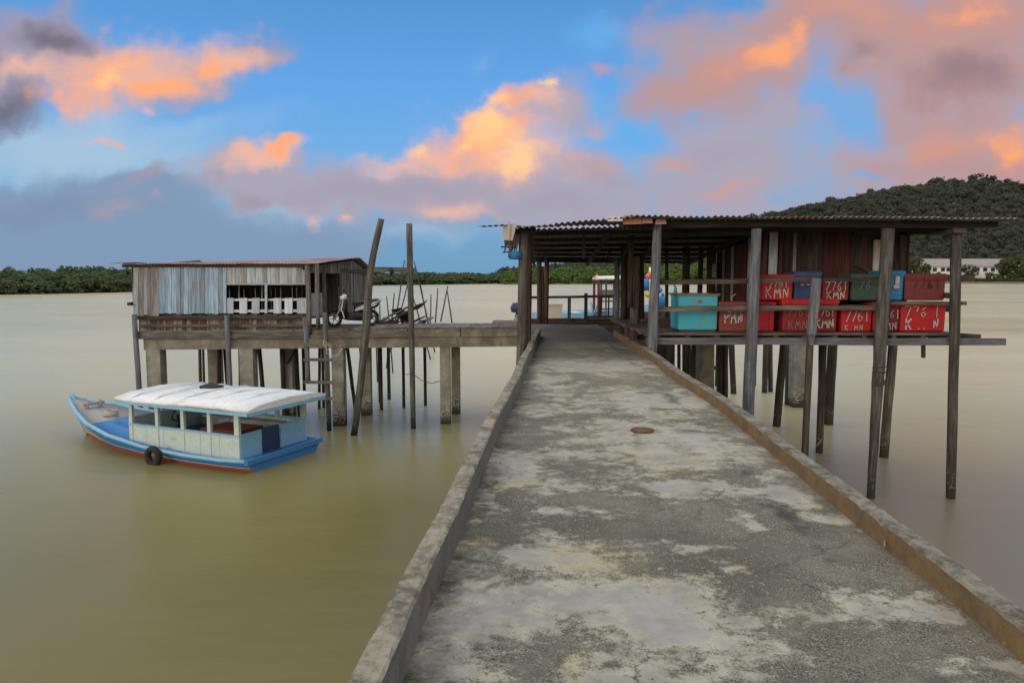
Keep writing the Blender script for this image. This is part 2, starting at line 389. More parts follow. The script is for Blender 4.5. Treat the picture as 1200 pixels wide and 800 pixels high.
# =================================================================== WORLD
w = bpy.data.worlds.new('World'); sc.world = w; w.use_nodes = True
nt = w.node_tree; nt.nodes.clear(); b = NB(nt)
BACK = 1.35
SUN_EL, SUN_AZ = R(14), R(222)          # clockwise from +Y: behind the camera, to the left
dirv = b.node('ShaderNodeTexCoord').outputs['Generated']
sx = b.node('ShaderNodeSeparateXYZ', {0: dirv}).outputs
yy = b.m('MAXIMUM', sx[1], 0.08)
u = b.m('DIVIDE', sx[0], yy); v = b.m('DIVIDE', sx[2], yy)
uv0 = b.comb(u, v, 0.0)
def cen(sc_, off, amp): return b.m('MULTIPLY', b.m('SUBTRACT', b.noise(b.mapping(uv0, off), sc_, 4, 0.55), 0.5), amp)
uvw = b.comb(b.m('ADD', b.m('ADD', u, cen(4.0, (0, 0, 0), .13)), cen(14.0, (3, 0, 0), .06)), b.m('ADD', b.m('ADD', v, cen(4.0, (0, 5, 0), .13)), cen(14.0, (3, 5, 0), .06)), 0.0)
def cnoise(off):
    q = b.vm('ADD', uv0, off)
    f1 = b.noise(b.mapping(q, scale=(1, 1.35, 1)), 7.5, 7, 0.56, 0.25)
    f2 = b.noise(b.mapping(q, (4, 2, 0), scale=(1, 1.2, 1)), 22.0, 5, 0.55, 0.2)
    return b.m('ADD', b.m('MULTIPLY', b.m('SUBTRACT', f1, 0.5), 1.5), b.m('MULTIPLY', b.m('SUBTRACT', f2, 0.5), 0.35))
nz = cnoise((0, 0, 0)); relief = b.m('SUBTRACT', nz, cnoise((-0.022, 0.020, 0)))
sky = b.node('ShaderNodeTexSky', sky_type='NISHITA', sun_disc=False, sun_elevation=SUN_EL, sun_rotation=SUN_AZ, altitude=0, air_density=1.0, dust_density=1.5, ozone_density=2.0)
el = b.m('MAXIMUM', sx[2], 0.0)
ramp = b.ramp(el, [(0.0, lin(112, 163, 200)), (0.06, lin(106, 162, 209)), (0.14, lin(116, 178, 233)), (0.24, lin(100, 168, 237)), (0.36, lin(82, 147, 211)), (0.5, lin(100, 150, 200)), (0.62, (1.5, 1.5, 1.52)), (1.0, (2.3, 2.2, 2.12))])
front = b.mr(sx[1], -0.25, 0.35)
warm = b.mix(b.mr(sx[2], 0.0, 0.75), (1.0*BACK, 0.78*BACK, 0.55*BACK), (0.80*BACK, 0.80*BACK, 0.85*BACK))
base = b.mix(front, warm, ramp)
base = b.mix(0.20, base, b.mix(1.0, sky.outputs[0], (.055, .055, .055), 'MULTIPLY'))
def sb(*items):
    out = []
    for (px, py, rx, ry, rot, st) in items:
        d = ray(px, py); out.append((d.x/d.y, d.z/d.y, rx/F, ry/F, rot, st))
    return out
def layer(cur, items, colr, lo=0.0, hi=0.35, amp=1.0, opac=1.0, rel=0.0, k=0.35):
    seq = b.node('ShaderNodeVectorMath', {0: cur, 1: (1e-9, 1e-9, 1e-9), 2: uvw}, operation='MULTIPLY_ADD').outputs[0]   # evaluates the layers one after the other
    f = b.blobs(seq, sb(*items), k)
    f = b.m('ADD', f, b.m('MULTIPLY', nz, amp))
    if rel: f = b.m('ADD', f, b.m('MULTIPLY', relief, rel))
    dn = b.m('MULTIPLY', b.mr(f, lo, hi), b.m('MULTIPLY', front, opac))
    return b.mix(dn, cur, colr)
cur = base
cur = layer(cur, [(90, 185, 260, 70, -4, 1.0), (330, 235, 160, 40, 0, 0.9), (480, 275, 200, 40, 0, .6)], lin(166, 190, 208), -0.1, 0.9, 0.4, 0.8)
cur = layer(cur, [(200, 160, 300, 30, 8, 0.8), (560, 60, 60, 40, 0, 0.5), (640, 150, 400, 60, 0, .5)], lin(150, 185, 220), 0.0, 0.9, 0.6, 0.4)
cur = layer(cur, [(120, 285, 330, 70, 0, 1.05), (160, 234, 110, 28, -3, 1.0), (-40, 250, 160, 42, 0, 1.0), (330, 290, 170, 50, 0, 0.9)], lin(124, 146, 174), -0.10, 0.42, 0.45, 0.93)
cur = layer(cur, [(60, 250, 220, 26, 0, 0.9)], lin(118, 136, 164), 0.0, 0.9, 0.6, 0.6)
cur = layer(cur, [(148, 250, 60, 26, 0, 0.9), (195, 250, 30, 14, 0, 0.7)], lin(170, 156, 164), 0.1, 1.0, 0.7, 0.6)
# mauve-grey masses
mauve = [(300, 208, 62, 30, 4, 1.0), (400, 215, 130, 28, -3, 1.05), (560, 215, 160, 40, 0, 1.1), (690, 205, 95, 38, -14, 1.0), (850, 205, 130, 66, 6, 1.0), (905, 150, 52, 38, 20, 0.9),
         (660, 125, 50, 34, 20, 0.95), (862, 86, 95, 52, 16, 1.1), (960, 22, 180, 48, 8, 1.1), (1110, 70, 140, 115, 0, 1.2), (1130, 190, 160, 50, 0, 1.15), (1030, 190, 80, 34, 0, 0.9), (770, 250, 320, 36, 0, 0.85)]
cur = layer(cur, mauve, lin(166, 158, 172), -0.30, 0.55, 0.65, 0.92, 0.3)
cur = layer(cur, [(845, 95, 120, 50, 16, 1.0), (1110, 60, 150, 110, 0, 1.1), (1130, 190, 160, 50, 0, 1.0), (960, 25, 190, 44, 0, 1.0)], lin(180, 142, 138), -0.3, 0.7, 0.8, 0.85, .3)
cur = layer(cur, [(30, 62, 100, 52, 0, 1.05), (110, 60, 60, 34, 0, 0.9), (0, 110, 60, 44, 0, 1.0), (190, 90, 110, 44, 4, 1.0), (300, 66, 46, 28, 0, 0.9), (300, 225, 60, 18, 0, .8), (180, 215, 60, 20, 20, .6)], lin(156, 146, 162), -0.2, 0.6, 0.75, 0.92, .3)
# dull salmon
cur = layer(cur, [(870, 72, 96, 48, 18, 1.0), (990, 15, 150, 32, 0, 0.95), (1130, 30, 120, 44, 0, 1.0), (1105, 165, 100, 32, 8, 1.0), (1180, 165, 60, 36, 0, 1.0), (960, 128, 34, 22, 0, 0.7),
                  (710, 82, 28, 15, 0, 0.9), (790, 195, 60, 24, 0, 0.75), (848, 236, 60, 22, 10, 0.9), (700, 190, 80, 34, 0, 0.8), (690, 150, 60, 40, 0, .6)], lin(208, 146, 128), 0.0, 1.15, 0.7, 0.75, 0.5)
cur = layer(cur, [(585, 165, 105, 58, -6, 1.1), (510, 176, 74, 36, 8, 1.05), (640, 120, 46, 30, 0, .9), (535, 240, 56, 26, 0, 0.8), (318, 184, 70, 17, 18, 1.0), (380, 246, 22, 24, 0, 0.6), (418, 244, 22, 13, 0, 0.5), (150, 82, 140, 54, 6, 1.15), (265, 72, 70, 28, 4, 1.05), (20, 82, 66, 20, 0, 0.9), (172, 136, 30, 16, 0, 0.6), (470, 184, 56, 22, 8, 1.0)], lin(230, 178, 158), -0.05, 0.95, 0.6, 0.88, 0.7)
# orange
cur = layer(cur, [(130, 82, 84, 40, 14, 1.05), (250, 78, 52, 20, 0, 0.9), (180, 102, 90, 22, 6, 0.95), (60, 112, 66, 20, 0, 0.85), (900, 66, 56, 34, 24, 0.95), (1185, 165, 50, 28, 0, 0.9), (1150, 30, 80, 30, 0, 0.6), (336, 174, 36, 13, 22, 0.95), (555, 158, 88, 44, 10, 1.05), (605, 130, 56, 34, 0, 1.0), (130, 174, 38, 9, 0, 0.9)], lin(247, 164, 112), 0.05, 1.0, 0.66, 0.85, 1.3)
cur = layer(cur, [(132, 84, 56, 28, 20, 1.0), (570, 140, 46, 38, -20, 1.05), (605, 176, 46, 34, 0, 1.0), (485, 170, 34, 18, 0, 0.85), (545, 162, 34, 22, 0, 0.9), (650, 98, 26, 11, 0, 1.0)], lin(255, 204, 146), 0.1, 1.1, 0.8, 0.85, 1.5)
# dark grey cores
cur = layer(cur, [(0, 130, 64, 38, 0, 1.05), (60, 42, 76, 28, 0, 0.85)], lin(98, 100, 118), 0.0, 0.9, 0.7, 0.85)
cur = layer(cur, [(1120, 100, 110, 40, 0, 0.95), (1010, 72, 70, 30, 0, 0.6)], lin(140, 118, 126), 0.0, 1.0, 0.8, 0.8)
cur = layer(cur, [(470, 218, 215, 24, 0, 1.0), (640, 232, 140, 22, 0, 0.85), (715, 205, 60, 26, -14, .8), (850, 190, 90, 40, 0, .6)], lin(158, 153, 170), -0.1, 0.8, 0.6, 0.85)
# the two clear holes at the upper right
cur = layer(cur, [(985, 120, 84, 48, -28, 1.0), (1010, 205, 60, 12, 0, .7), (750, 160, 72, 24, -14, .95), (700, 120, 40, 50, 0, .8), (700, 40, 60, 50, 0, .9)], lin(98, 166, 224), 0.1, 0.8, 0.6, 0.8, k=.1)
bg = b.node('ShaderNodeBackground', {'Color': b.mix(1.0, cur, (8.3, 8.3, 8.3), 'MULTIPLY'), 'Strength': 0.1})
nt.links.new(bg.outputs[0], b.node('ShaderNodeOutputWorld').inputs[0])
w.cycles.sampling_method = 'MANUAL'; w.cycles.sample_map_resolution = 512
sl = bpy.data.lights.new('sun', 'SUN'); sl.energy = 0.8; sl.angle = R(16); sl.color = (1.0, 0.80, 0.60)
so = bpy.data.objects.new('sun', sl); col.objects.link(so)
sdir = Vector((math.sin(SUN_AZ)*math.cos(SUN_EL), math.cos(SUN_AZ)*math.cos(SUN_EL), math.sin(SUN_EL)))
so.rotation_euler = (-sdir).to_track_quat('-Z', 'Y').to_euler()
cam = bpy.data.cameras.new('camera'); cam.lens = F/1200*36; cam.sensor_width = 36; cam.clip_start = 0.05; cam.clip_end = 9000
co = bpy.data.objects.new('camera', cam); col.objects.link(co); co.location = (0, 0, CZ); co.rotation_euler = (R(90)-PITCH, 0, 0); sc.camera = co
sc.view_settings.view_transform = 'Standard'; sc.view_settings.look = 'None'; sc.view_settings.exposure = 0.44; sc.view_settings.gamma = 1
# =================================================================== WATER
m, b, bs = newmat('muddy_river_water', 0.26, 0.5); M['water'] = m
pos = b.node('ShaderNodeNewGeometry').outputs['Position']
n1 = b.noise(b.mapping(pos, scale=(0.06, 0.035, 1)), 1.0, 4, 0.55, 0.3)
n2 = b.noise(b.mapping(pos, (9, 4, 0), scale=(0.012, 0.03, 1)), 1.0, 3, 0.5)
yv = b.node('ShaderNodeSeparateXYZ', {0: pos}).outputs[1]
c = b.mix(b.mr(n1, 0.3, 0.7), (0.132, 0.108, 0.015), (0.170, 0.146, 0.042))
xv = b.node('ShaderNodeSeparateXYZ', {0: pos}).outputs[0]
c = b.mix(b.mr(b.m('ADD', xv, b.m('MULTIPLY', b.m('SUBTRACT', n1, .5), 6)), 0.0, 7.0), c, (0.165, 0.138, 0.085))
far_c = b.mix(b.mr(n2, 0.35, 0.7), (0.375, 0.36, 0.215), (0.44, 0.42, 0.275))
c = b.mix(b.mr(b.m('ADD', yv, b.m('MULTIPLY', b.m('SUBTRACT', n1, .5), 14)), 9.0, 36.0), c, far_c)  # paler with distance: grazing sky reflection painted into the base colour
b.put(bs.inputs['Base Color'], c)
b.put(bs.inputs['Roughness'], b.mr(b.noise(b.mapping(pos, scale=(0.03, 0.10, 1)), 1.0, 4, 0.6), 0.3, 0.7, 0.22, 0.38, False))
bs.inputs['Specular IOR Level'].default_value = 0.32
bump(b, bs, b.noise(b.mapping(pos, scale=(0.5, 1.1, 1)), 1.0, 3, 0.5), 0.10, 0.25)
mb = MB()
mb.v = [Vector(q) for q in ((-5000, -300, 0), (5000, -300, 0), (5000, 6000, 0), (-5000, 6000, 0))]; mb.r = [0.5]*4; mb.face([0, 1, 2, 3], Vector((0, 1, 0)), 0)
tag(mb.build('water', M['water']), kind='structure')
mb = MB()
mb.v = [Vector(q) for q in ((-5000, -300, -4), (5000, -300, -4), (5000, 6000, -4), (-5000, 6000, -4))]; mb.r = [0.5]*4; mb.face([0, 1, 2, 3], Vector((0, 1, 0)), 0)
tag(mb.build('river_bed', M['mud']), kind='structure')
# =================================================================== WALKWAY
def polyline(pts, z, extend=-4.0):
    q = [G(x, y, z) for x, y in pts]
    d = (q[1]-q[0]); d = d/d.y
    return [q[0]+d*(extend-q[0].y)]+q
left_o = polyline([(405, 800), (560, 505), (600, 438), (612, 414), (628.5, 384.5)], LK)
right_o = polyline([(1200, 713), (957, 540), (860, 470), (799, 433.5), (766, 411), (748, 400.5), (724, 387)], RK)
def xat(pl, y):
    for a, c in zip(pl, pl[1:]):
        if a.y <= y <= c.y: return a.x+(c.x-a.x)*(y-a.y)/(c.y-a.y)
    a, c = pl[-2], pl[-1]; return c.x+(c.x-a.x)/(c.y-a.y)*(y-c.y)
WEND = 25.2
m, b, bs = newmat('walkway_concrete', 0.92, 0.2); M['walk'] = m
pos = b.node('ShaderNodeNewGeometry').outputs['Position']
wv = b.noise(pos, 1.4, 4, 0.6, out='Color'); wv2 = b.noise(pos, 6.0, 5, 0.65, out='Color')
pw = b.vm('ADD', pos, b.vm('SCALE', b.vm('SUBTRACT', wv, (0.5, 0.5, 0.5)), scale=0.75))
pw = b.vm('ADD', pw, b.vm('SCALE', b.vm('SUBTRACT', wv2, (0.5, 0.5, 0.5)), scale=0.22))
pw = b.vm('MULTIPLY', pw, (1, 1, 0))
def gb(items):
    out = []
    for (px, py, hx, hy, st) in items:     # centre and half extents in the photograph, laid out on the walkway
        c0 = G(px, py, WZ); ex = abs(G(px+hx, py, WZ).x-c0.x); ey = abs(G(px, py-hy*0.9, WZ).y-G(px, py+hy*0.9, WZ).y)/2
        out.append((c0.x, c0.y, max(ex, .08), max(ey, .08), 0, st))
    return out
patch = b.blobs(pw, gb([(755, 722, 120, 66, 1.1), (560, 712, 90, 55, 1.05), (540, 785, 70, 30, 1.0), (640, 652, 90, 20, 0.9), (606, 552, 44, 30, 1.05), (566, 582, 22, 24, 0.9), (770, 520, 95, 30, 1.1),
    (800, 572, 95, 14, 0.95), (770, 470, 110, 16, 0.9), (700, 430, 80, 10, 1.0), (640, 445, 36, 10, 0.8), (720, 404, 60, 5, 0.8), (916, 580, 38, 14, 0.95), (985, 605, 50, 9, 0.8), (884, 612, 16, 12, 0.8),
    (880, 672, 40, 8, 0.8), (950, 718, 40, 10, 0.8), (1075, 715, 90, 22, 0.85), (1150, 785, 60, 20, 0.8), (830, 640, 40, 6, 0.6), (690, 600, 60, 8, 0.7), (640, 480, 50, 10, .75), (760, 800, 90, 30, 0.95)]), 0.15)
pn = b.noise(pos, 2.6, 7, 0.7, 0.4); pn3 = b.noise(pos, 17.0, 6, 0.72)
fine = b.noise(pos, 105.0, 6, 0.82)
streak = b.noise(b.mapping(pos, (2, 7, 0), scale=(1, 1.6, 1)), 1.3, 8, 0.72, 0.8)
pf = b.m('ADD', b.m('ADD', b.m('MULTIPLY', patch, 0.72), b.m('MULTIPLY', b.m('SUBTRACT', pn, 0.46), 3.4)), b.m('ADD', b.m('MULTIPLY', b.m('SUBTRACT', pn3, 0.5), 1.6), b.m('MULTIPLY', b.m('SUBTRACT', streak, 0.44), 2.6)))
pf = b.m('ADD', pf, b.m('MULTIPLY', b.m('SUBTRACT', fine, 0.5), 2.6))
core = b.mr(pf, -0.25, 0.50); smoothc = b.mr(pf, 0.55, 1.15)
# exposed dark aggregate with pale stones
vor = b.node('ShaderNodeTexVoronoi', {'Vector': pos, 'Scale': 110.0}, feature='F1')
stone = b.m('MULTIPLY', b.mr(vor.outputs['Distance'], 0.36, 0.22), b.mr(b.node('ShaderNodeSeparateColor', {0: vor.outputs['Color']}).outputs[0], 0.62, 0.7))
agg = b.mix(b.mr(fine, 0.43, 0.575), (0.044, 0.043, 0.031), (0.27, 0.26, 0.20))
agg = b.mix(b.mr(b.noise(pos, 1.6, 7, 0.72, 0.5), 0.40, 0.66, 0, 0.62), agg, (0.215, 0.205, 0.165))
agg = b.mix(b.mr(b.noise(b.mapping(pos, (11, 3, 0)), 0.8, 6, 0.65), 0.48, 0.66, 0, 0.55), agg, (0.075, 0.072, 0.058))
vo2 = b.node('ShaderNodeTexVoronoi', {'Vector': pos, 'Scale': 52.0}, feature='F1')
peb = b.m('MULTIPLY', b.mr(vo2.outputs['Distance'], 0.40, 0.28), b.mr(b.node('ShaderNodeSeparateColor', {0: vo2.outputs['Color']}).outputs[1], 0.80, 0.86))
agg = b.mix(b.m('MULTIPLY', stone, 0.65), agg, (0.36, 0.345, 0.30))
agg = b.mix(b.m('MULTIPLY', peb, 0.7), agg, (0.37, 0.355, 0.31))
skim = b.mix(b.mr(b.noise(pos, 5.0, 5, 0.7), 0.35, 0.65), (0.225, 0.22, 0.175), (0.37, 0.36, 0.285))
skim = b.mix(smoothc, skim, b.mix(b.mr(b.noise(pos, 3.0, 5, 0.6), 0.3, 0.7), (0.215, 0.21, 0.195), (0.315, 0.305, 0.28)))
yel = b.m('MULTIPLY', b.mr(b.noise(pos, 1.1, 5, 0.7, 0.5), 0.52, 0.68), b.m('SUBTRACT', 1.0, smoothc))
skim = b.mix(b.m('MULTIPLY', yel, 0.75), skim, (0.36, 0.31, 0.16))
surf = b.mix(core, agg, skim)
ck = b.node('ShaderNodeTexVoronoi', {'Vector': b.vm('ADD', pos, b.vm('SCALE', b.vm('SUBTRACT', b.noise(pos, 3.0, 6, 0.7, out='Color'), (0.5, 0.5, 0.5)), scale=0.5)), 'Scale': 0.62}, feature='DISTANCE_TO_EDGE')
ckm = b.m('MULTIPLY', b.mr(ck.outputs['Distance'], 0.007, 0.001), b.mr(b.noise(b.mapping(pos, (2, 2, 0)), 0.9, 3, 0.5), 0.50, 0.60))
surf = b.mix(b.m('MULTIPLY', ckm, 0.75), surf, (0.05, 0.048, 0.04))
# black pits, orange rust spots
pit = b.mr(b.m('ADD', b.noise(pos, 38.0, 5, 0.65), b.m('MULTIPLY', b.m('SUBTRACT', b.noise(b.mapping(pos, (1, 8, 0)), 2.1, 5, 0.7), .5), 0.75)), 0.70, 0.80)
surf = b.mix(b.m('MULTIPLY', pit, 0.85), surf, (0.035, 0.034, 0.03))
rs = b.mr(b.noise(b.mapping(pos, (5, 5, 0)), 1.7, 5, 0.7), 0.69, 0.76)
surf = b.mix(b.m('MULTIPLY', rs, 0.6), surf, (0.30, 0.14, 0.05))
# reddish stain beside the right kerb, dark band beside the left kerb (distances stored on the mesh)
dr = b.attr('dright'); dl = b.attr('dleft')
sn = b.noise(pos, 2.2, 6, 0.7)
sn2 = b.noise(pos, 9.0, 7, 0.75)
red = b.m('MULTIPLY', b.mr(b.m('ADD', b.m('ADD', dr, b.m('MULTIPLY', sn, 0.7)), b.m('MULTIPLY', sn2, 0.7)), 0.88, 0.58), 0.75)
surf = b.mix(red, surf, b.mix(b.mr(fine, 0.3, 0.7), (0.19, 0.14, 0.10), (0.33, 0.265, 0.195)))
blk = b.m('MULTIPLY', b.mr(b.m('ADD', b.m('ADD', dl, b.m('MULTIPLY', sn, 1.1)), b.m('MULTIPLY', sn2, 0.6)), 1.16, 0.72), 0.85)
surf = b.mix(blk, surf, (0.055, 0.056, 0.05))
blk2 = b.m('MULTIPLY', b.mr(b.m('ADD', b.m('ABSOLUTE', b.m('SUBTRACT', dr, 0.42)), b.m('MULTIPLY', b.noise(b.mapping(pos, (3, 1, 0)), 1.5, 5, 0.7), 0.8)), 0.46, 0.30), 0.75)
surf = b.mix(blk2, surf, (0.05, 0.048, 0.045))
# drab end under the roof
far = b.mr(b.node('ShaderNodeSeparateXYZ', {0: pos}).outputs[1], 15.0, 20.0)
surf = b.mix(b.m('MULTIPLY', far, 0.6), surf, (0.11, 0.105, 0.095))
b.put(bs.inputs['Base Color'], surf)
b.put(bs.inputs['Roughness'], b.mr(smoothc, 0, 1, 0.95, 0.62, False))
hgt = b.m('ADD', b.m('MULTIPLY', b.m('SUBTRACT', 1.0, core), b.m('ADD', b.m('MULTIPLY', fine, 0.9), b.m('MULTIPLY', stone, 0.5))), b.m('ADD', b.m('MULTIPLY', core, 0.95), b.m('MULTIPLY', pn3, 0.5)))
hgt = b.m('SUBTRACT', hgt, b.m('MULTIPLY', pit, 0.8))
bump(b, bs, hgt, 0.85, 0.010)
KW = 0.125
mb = MB(); ys = [-4+0.25*i for i in range(int((WEND+4)/0.25)+1)]; nx = 24
dl_, dr_ = [], []
for y in ys:
    xl = xat(left_o, y)+KW-0.01; xr = xat(right_o, y)-KW+0.01
    if y > 19.9: xl = min(xl, 0.45)-0.0
    for i in range(nx+1):
        t = i/nx; x = xl+(xr-xl)*t
        mb.v.append(Vector((x, y, WZ+0.012*math.sin(x*2.1+y*.9)*math.sin(y*0.7)))); mb.r.append(0.5)
        dl_.append(x-xl); dr_.append(xr-x)
for j in range(len(ys)-1):
    for i in range(nx): o = j*(nx+1)+i; mb.face([o, o+1, o+nx+2, o+nx+1], Vector((0, 1, 0)), 0, 0, True)
nb = len(mb.v)
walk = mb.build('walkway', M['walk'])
for nm, arr in (('dleft', dl_), ('dright', dr_)):
    at = walk.data.attributes.new(nm, 'FLOAT', 'POINT'); at.data.foreach_set('value', arr)
tag(walk, 'long concrete walkway with pale worn patches leading to the shed', kind='structure')
mb = MB()   # slab below
for y0, y1 in zip(ys[::8], ys[8::8]+[WEND]):
    if y1 <= y0: continue
    a0, a1, c0, c1 = xat(left_o, y0)+.02, xat(left_o, y1)+.02, xat(right_o, y0)-.02, xat(right_o, y1)-.02
    mb.hexa([(a0, y0, WZ-.3), (c0, y0, WZ-.3), (c1, y1, WZ-.3), (a1, y1, WZ-.3), (a0, y0, WZ-.03), (c0, y0, WZ-.03), (c1, y1, WZ-.03), (a1, y1, WZ-.03)], 0.5)
mb.build('slab', M['conc'], walk)
for y in (2.0, 8.0, 14.0, 19.5):
    for s_ in (0.12, 0.88):
        x = xat(left_o, y)*(1-s_)+xat(right_o, y)*s_
        MB().box((x, y, (WZ-.3-1)/2), (0.3, 0.3, WZ-.3+1), 0.5).build('column', M['conc_col'], walk)
def kerbmat(name, top, inner_c, stain, SPOT=0.8):
    m, b, bs = newmat(name, 0.92, 0.2)
    g = b.node('ShaderNodeNewGeometry'); pos = g.outputs['Position']; nn = b.node('ShaderNodeSeparateXYZ', {0: g.outputs['True Normal']}).outputs
    n = b.noise(pos, 3.0, 7, 0.7, 0.4); f = b.noise(pos, 60, 4, 0.72); md = b.noise(pos, 14, 6, 0.75)
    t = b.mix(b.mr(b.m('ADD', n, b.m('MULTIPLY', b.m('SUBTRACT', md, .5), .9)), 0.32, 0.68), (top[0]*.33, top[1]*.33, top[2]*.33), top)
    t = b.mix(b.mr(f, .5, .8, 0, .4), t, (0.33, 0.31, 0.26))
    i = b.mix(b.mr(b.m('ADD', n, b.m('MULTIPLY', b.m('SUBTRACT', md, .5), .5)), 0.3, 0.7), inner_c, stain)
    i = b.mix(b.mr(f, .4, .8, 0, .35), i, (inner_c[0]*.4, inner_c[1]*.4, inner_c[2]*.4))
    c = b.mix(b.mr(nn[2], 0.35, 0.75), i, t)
    spot = b.mr(b.noise(pos, 0.45, 3, 0.5), 0.64, 0.70)
    c = b.mix(b.m('MULTIPLY', b.m('MULTIPLY', spot, md), SPOT), c, (0.36, 0.16, 0.05))
    b.put(bs.inputs['Base Color'], c); bump(b, bs, b.m('ADD', b.m('MULTIPLY', f, .5), md), 0.8, 0.012)
    return m
M['kerb_l'] = kerbmat('grey_kerb_concrete', (0.285, 0.265, 0.205), (0.155, 0.155, 0.14), (0.10, 0.10, 0.095), 0.25)
M['kerb_r'] = kerbmat('brown_stained_kerb', (0.225, 0.212, 0.168), (0.225, 0.150, 0.068), (0.125, 0.095, 0.055))
def kerb(pl, sgn, ztop, mt, y1):
    mb = MB(); st = [-4+0.06*i for i in range(int((y1+4)/0.06)+1)]; rings = []
    r2 = random.Random(3)
    for y in st:
        x = xat(pl, y); e = lambda a: r2.gauss(0, a)
        wob = 0.006*math.sin(y*1.3+sgn)+0.004*math.sin(y*3.1)
        prof = [(0, -0.12), (0, ztop-WZ-0.016), (0.012, ztop-WZ-0.002), (KW*.5, ztop-WZ), (KW-.014, ztop-WZ-.002), (KW, ztop-WZ-0.016), (KW+.002, -0.02)]
        ch = r2.random() < 0.06
        rings.append([(x+sgn*(dx+wob+e(.0016))+0, y, WZ+dz+e(.0018)-(0.012 if ch and k in (1, 2, 4, 5) else 0)) for k, (dx, dz) in enumerate(prof)])
    mb.loft(rings, closed=False, cap=False, smooth=False)
    for end in (0, len(rings)-1):
        bidx = end*len(prof_dummy)
        mb.face([bidx+k for k in range(len(prof_dummy))][::(-1 if (end == 0) == (sgn > 0) else 1)], Vector((1, 0, 0)), 0.5)
    if sgn > 0:
        mb.f = [f[::-1] for f in mb.f]; mb.uv = [q[::-1] for q in mb.uv]
    return mb.build('kerb', mt, walk)
prof_dummy = range(7)
kerb(left_o, 1, LK, M['kerb_l'], 19.9)
kerb(right_o, -1, RK, M['kerb_r'], right_o[-1].y)
# rusty drain in the walkway
g0 = G(753, 505.5, WZ)
t = thing('drain', (g0.x, g0.y, WZ), 'small rusty round drain in the middle of the concrete walkway', 'drain')
MB().tube([(0.105*math.cos(a)*(1+.1*math.sin(3*a)), 0.105*math.sin(a)*(1+.08*math.cos(2*a)), .012) for a in np.linspace(0, 2*math.pi, 22)], .022, 7, rough=.12).build('rim', M['rust_dark'], t, True)
mb = MB(); mb.loft([[(0.108*math.cos(a), 0.108*math.sin(a), 0.016) for a in np.linspace(0, 2*math.pi, 16, endpoint=False)], [(0.03*math.cos(a), 0.03*math.sin(a), 0.006) for a in np.linspace(0, 2*math.pi, 16, endpoint=False)]], rnd=.4); mb.build('grate', M['rust_dark'], t, True)
# dry twigs beside the right kerb
for k, (a, c, lb) in enumerate([((1178, 755), (1158, 728), 'bent dry straw stalk lying against the brown right kerb'), ((1035, 630), (1036, 640), 'tiny hooked twig at the foot of the right kerb')]):
    p = G(*a, WZ+.02); q = G(*c, WZ+.05)
    tag(MB().tube([p, p.lerp(q, .5)+Vector((.01, 0, .02)), q], 0.004, 5).build('dry_twig', M['twig']), lb, 'twig')
# =================================================================== LEFT CONCRETE JETTY
def jy(px): return 22.6+(px-168)/432*1.1
def J(px, py, back=0.0):
    p = P(px, py, jy(px)); return p+Vector((0.0, back, 0))
zb = CZ-2.34                       # underside of the concrete beam
p0 = P(166, 400, jy(166)); p1 = P(612, 400, jy(612))
def JX(px, z, back=0.0):
    p = P(px, 400, jy(px)); return Vector((p.x, p.y+back, z))
t = thing('jetty', (0, 23, 0), 'long low concrete jetty on columns joining the walkway to the hut', 'jetty')
MB().hexa([JX(168, zb), JX(618, zb), JX(618, zb, .35), JX(168, zb, .35), JX(168, zb+.34), JX(618, zb+.34), JX(618, zb+.34, .35), JX(168, zb+.34, .35)], .5).build('beam', M['conc'], t)
MB().hexa([JX(172, zb, 1.75), JX(618, zb, 1.75), JX(618, zb, 2.1), JX(172, zb, 2.1), JX(172, zb+.34, 1.75), JX(618, zb+.34, 1.75), JX(618, zb+.34, 2.1), JX(172, zb+.34, 2.1)], .5).build('beam', M['conc'], t)
mb = MB()
xs = [160, 250, 345, 410, 478, 540, 628]
for a, c in zip(xs, xs[1:]):       # edge slabs with a rough lip
    o = random.uniform(-.02, .02)
    mb.hexa([JX(a+.6, zb+.343, -.05+o), JX(c-.6, zb+.343, -.05+o), JX(c-.6, zb+.343, 2.15), JX(a+.6, zb+.343, 2.15), JX(a+.6, WZ-.05, -.07+o), JX(c-.6, WZ-.05, -.07-o), JX(c-.6, WZ-.05, 2.15), JX(a+.6, WZ-.05, 2.15)], random.random())
mb.build('deck_slab', M['conc'], t)
mb = MB()
for a, c in zip([300]+list(range(380, 620, 34)), list(range(380, 620, 34))+[628]):   # thin top boards
    mb.hexa([JX(a+.4, WZ-.046, -.03), JX(c-.4, WZ-.046, -.03), JX(c-.4, WZ-.046, 2.1), JX(a+.4, WZ-.046, 2.1), JX(a+.4, WZ, -.03), JX(c-.4, WZ, -.03), JX(c-.4, WZ, 2.1), JX(a+.4, WZ, 2.1)], random.random())
mb.build('top_board', M['wood_grey'], t)
def column(px, wpx, back, parent, mt=None, zt=None, lean=0):
    a = JX(px, -1.2, .18+back); wd = wpx/F*23
    return MB().bar((a.x+lean, a.y, -1.2), (a.x, a.y, (zt or zb)+.0), wd, wd, .5, up=(0, 1, 0)).build('column', mt or M['conc_col'], parent)
for px, wpx, bk in ((521, 12, 0), (528.5, 11, 1.75), (395, 14, 0), (414, 13, 1.75), (179, 16, 0), (222, 14, 1.75), (288, 16, 0), (315, 14, 1.75)):
    column(px, wpx, bk, t)
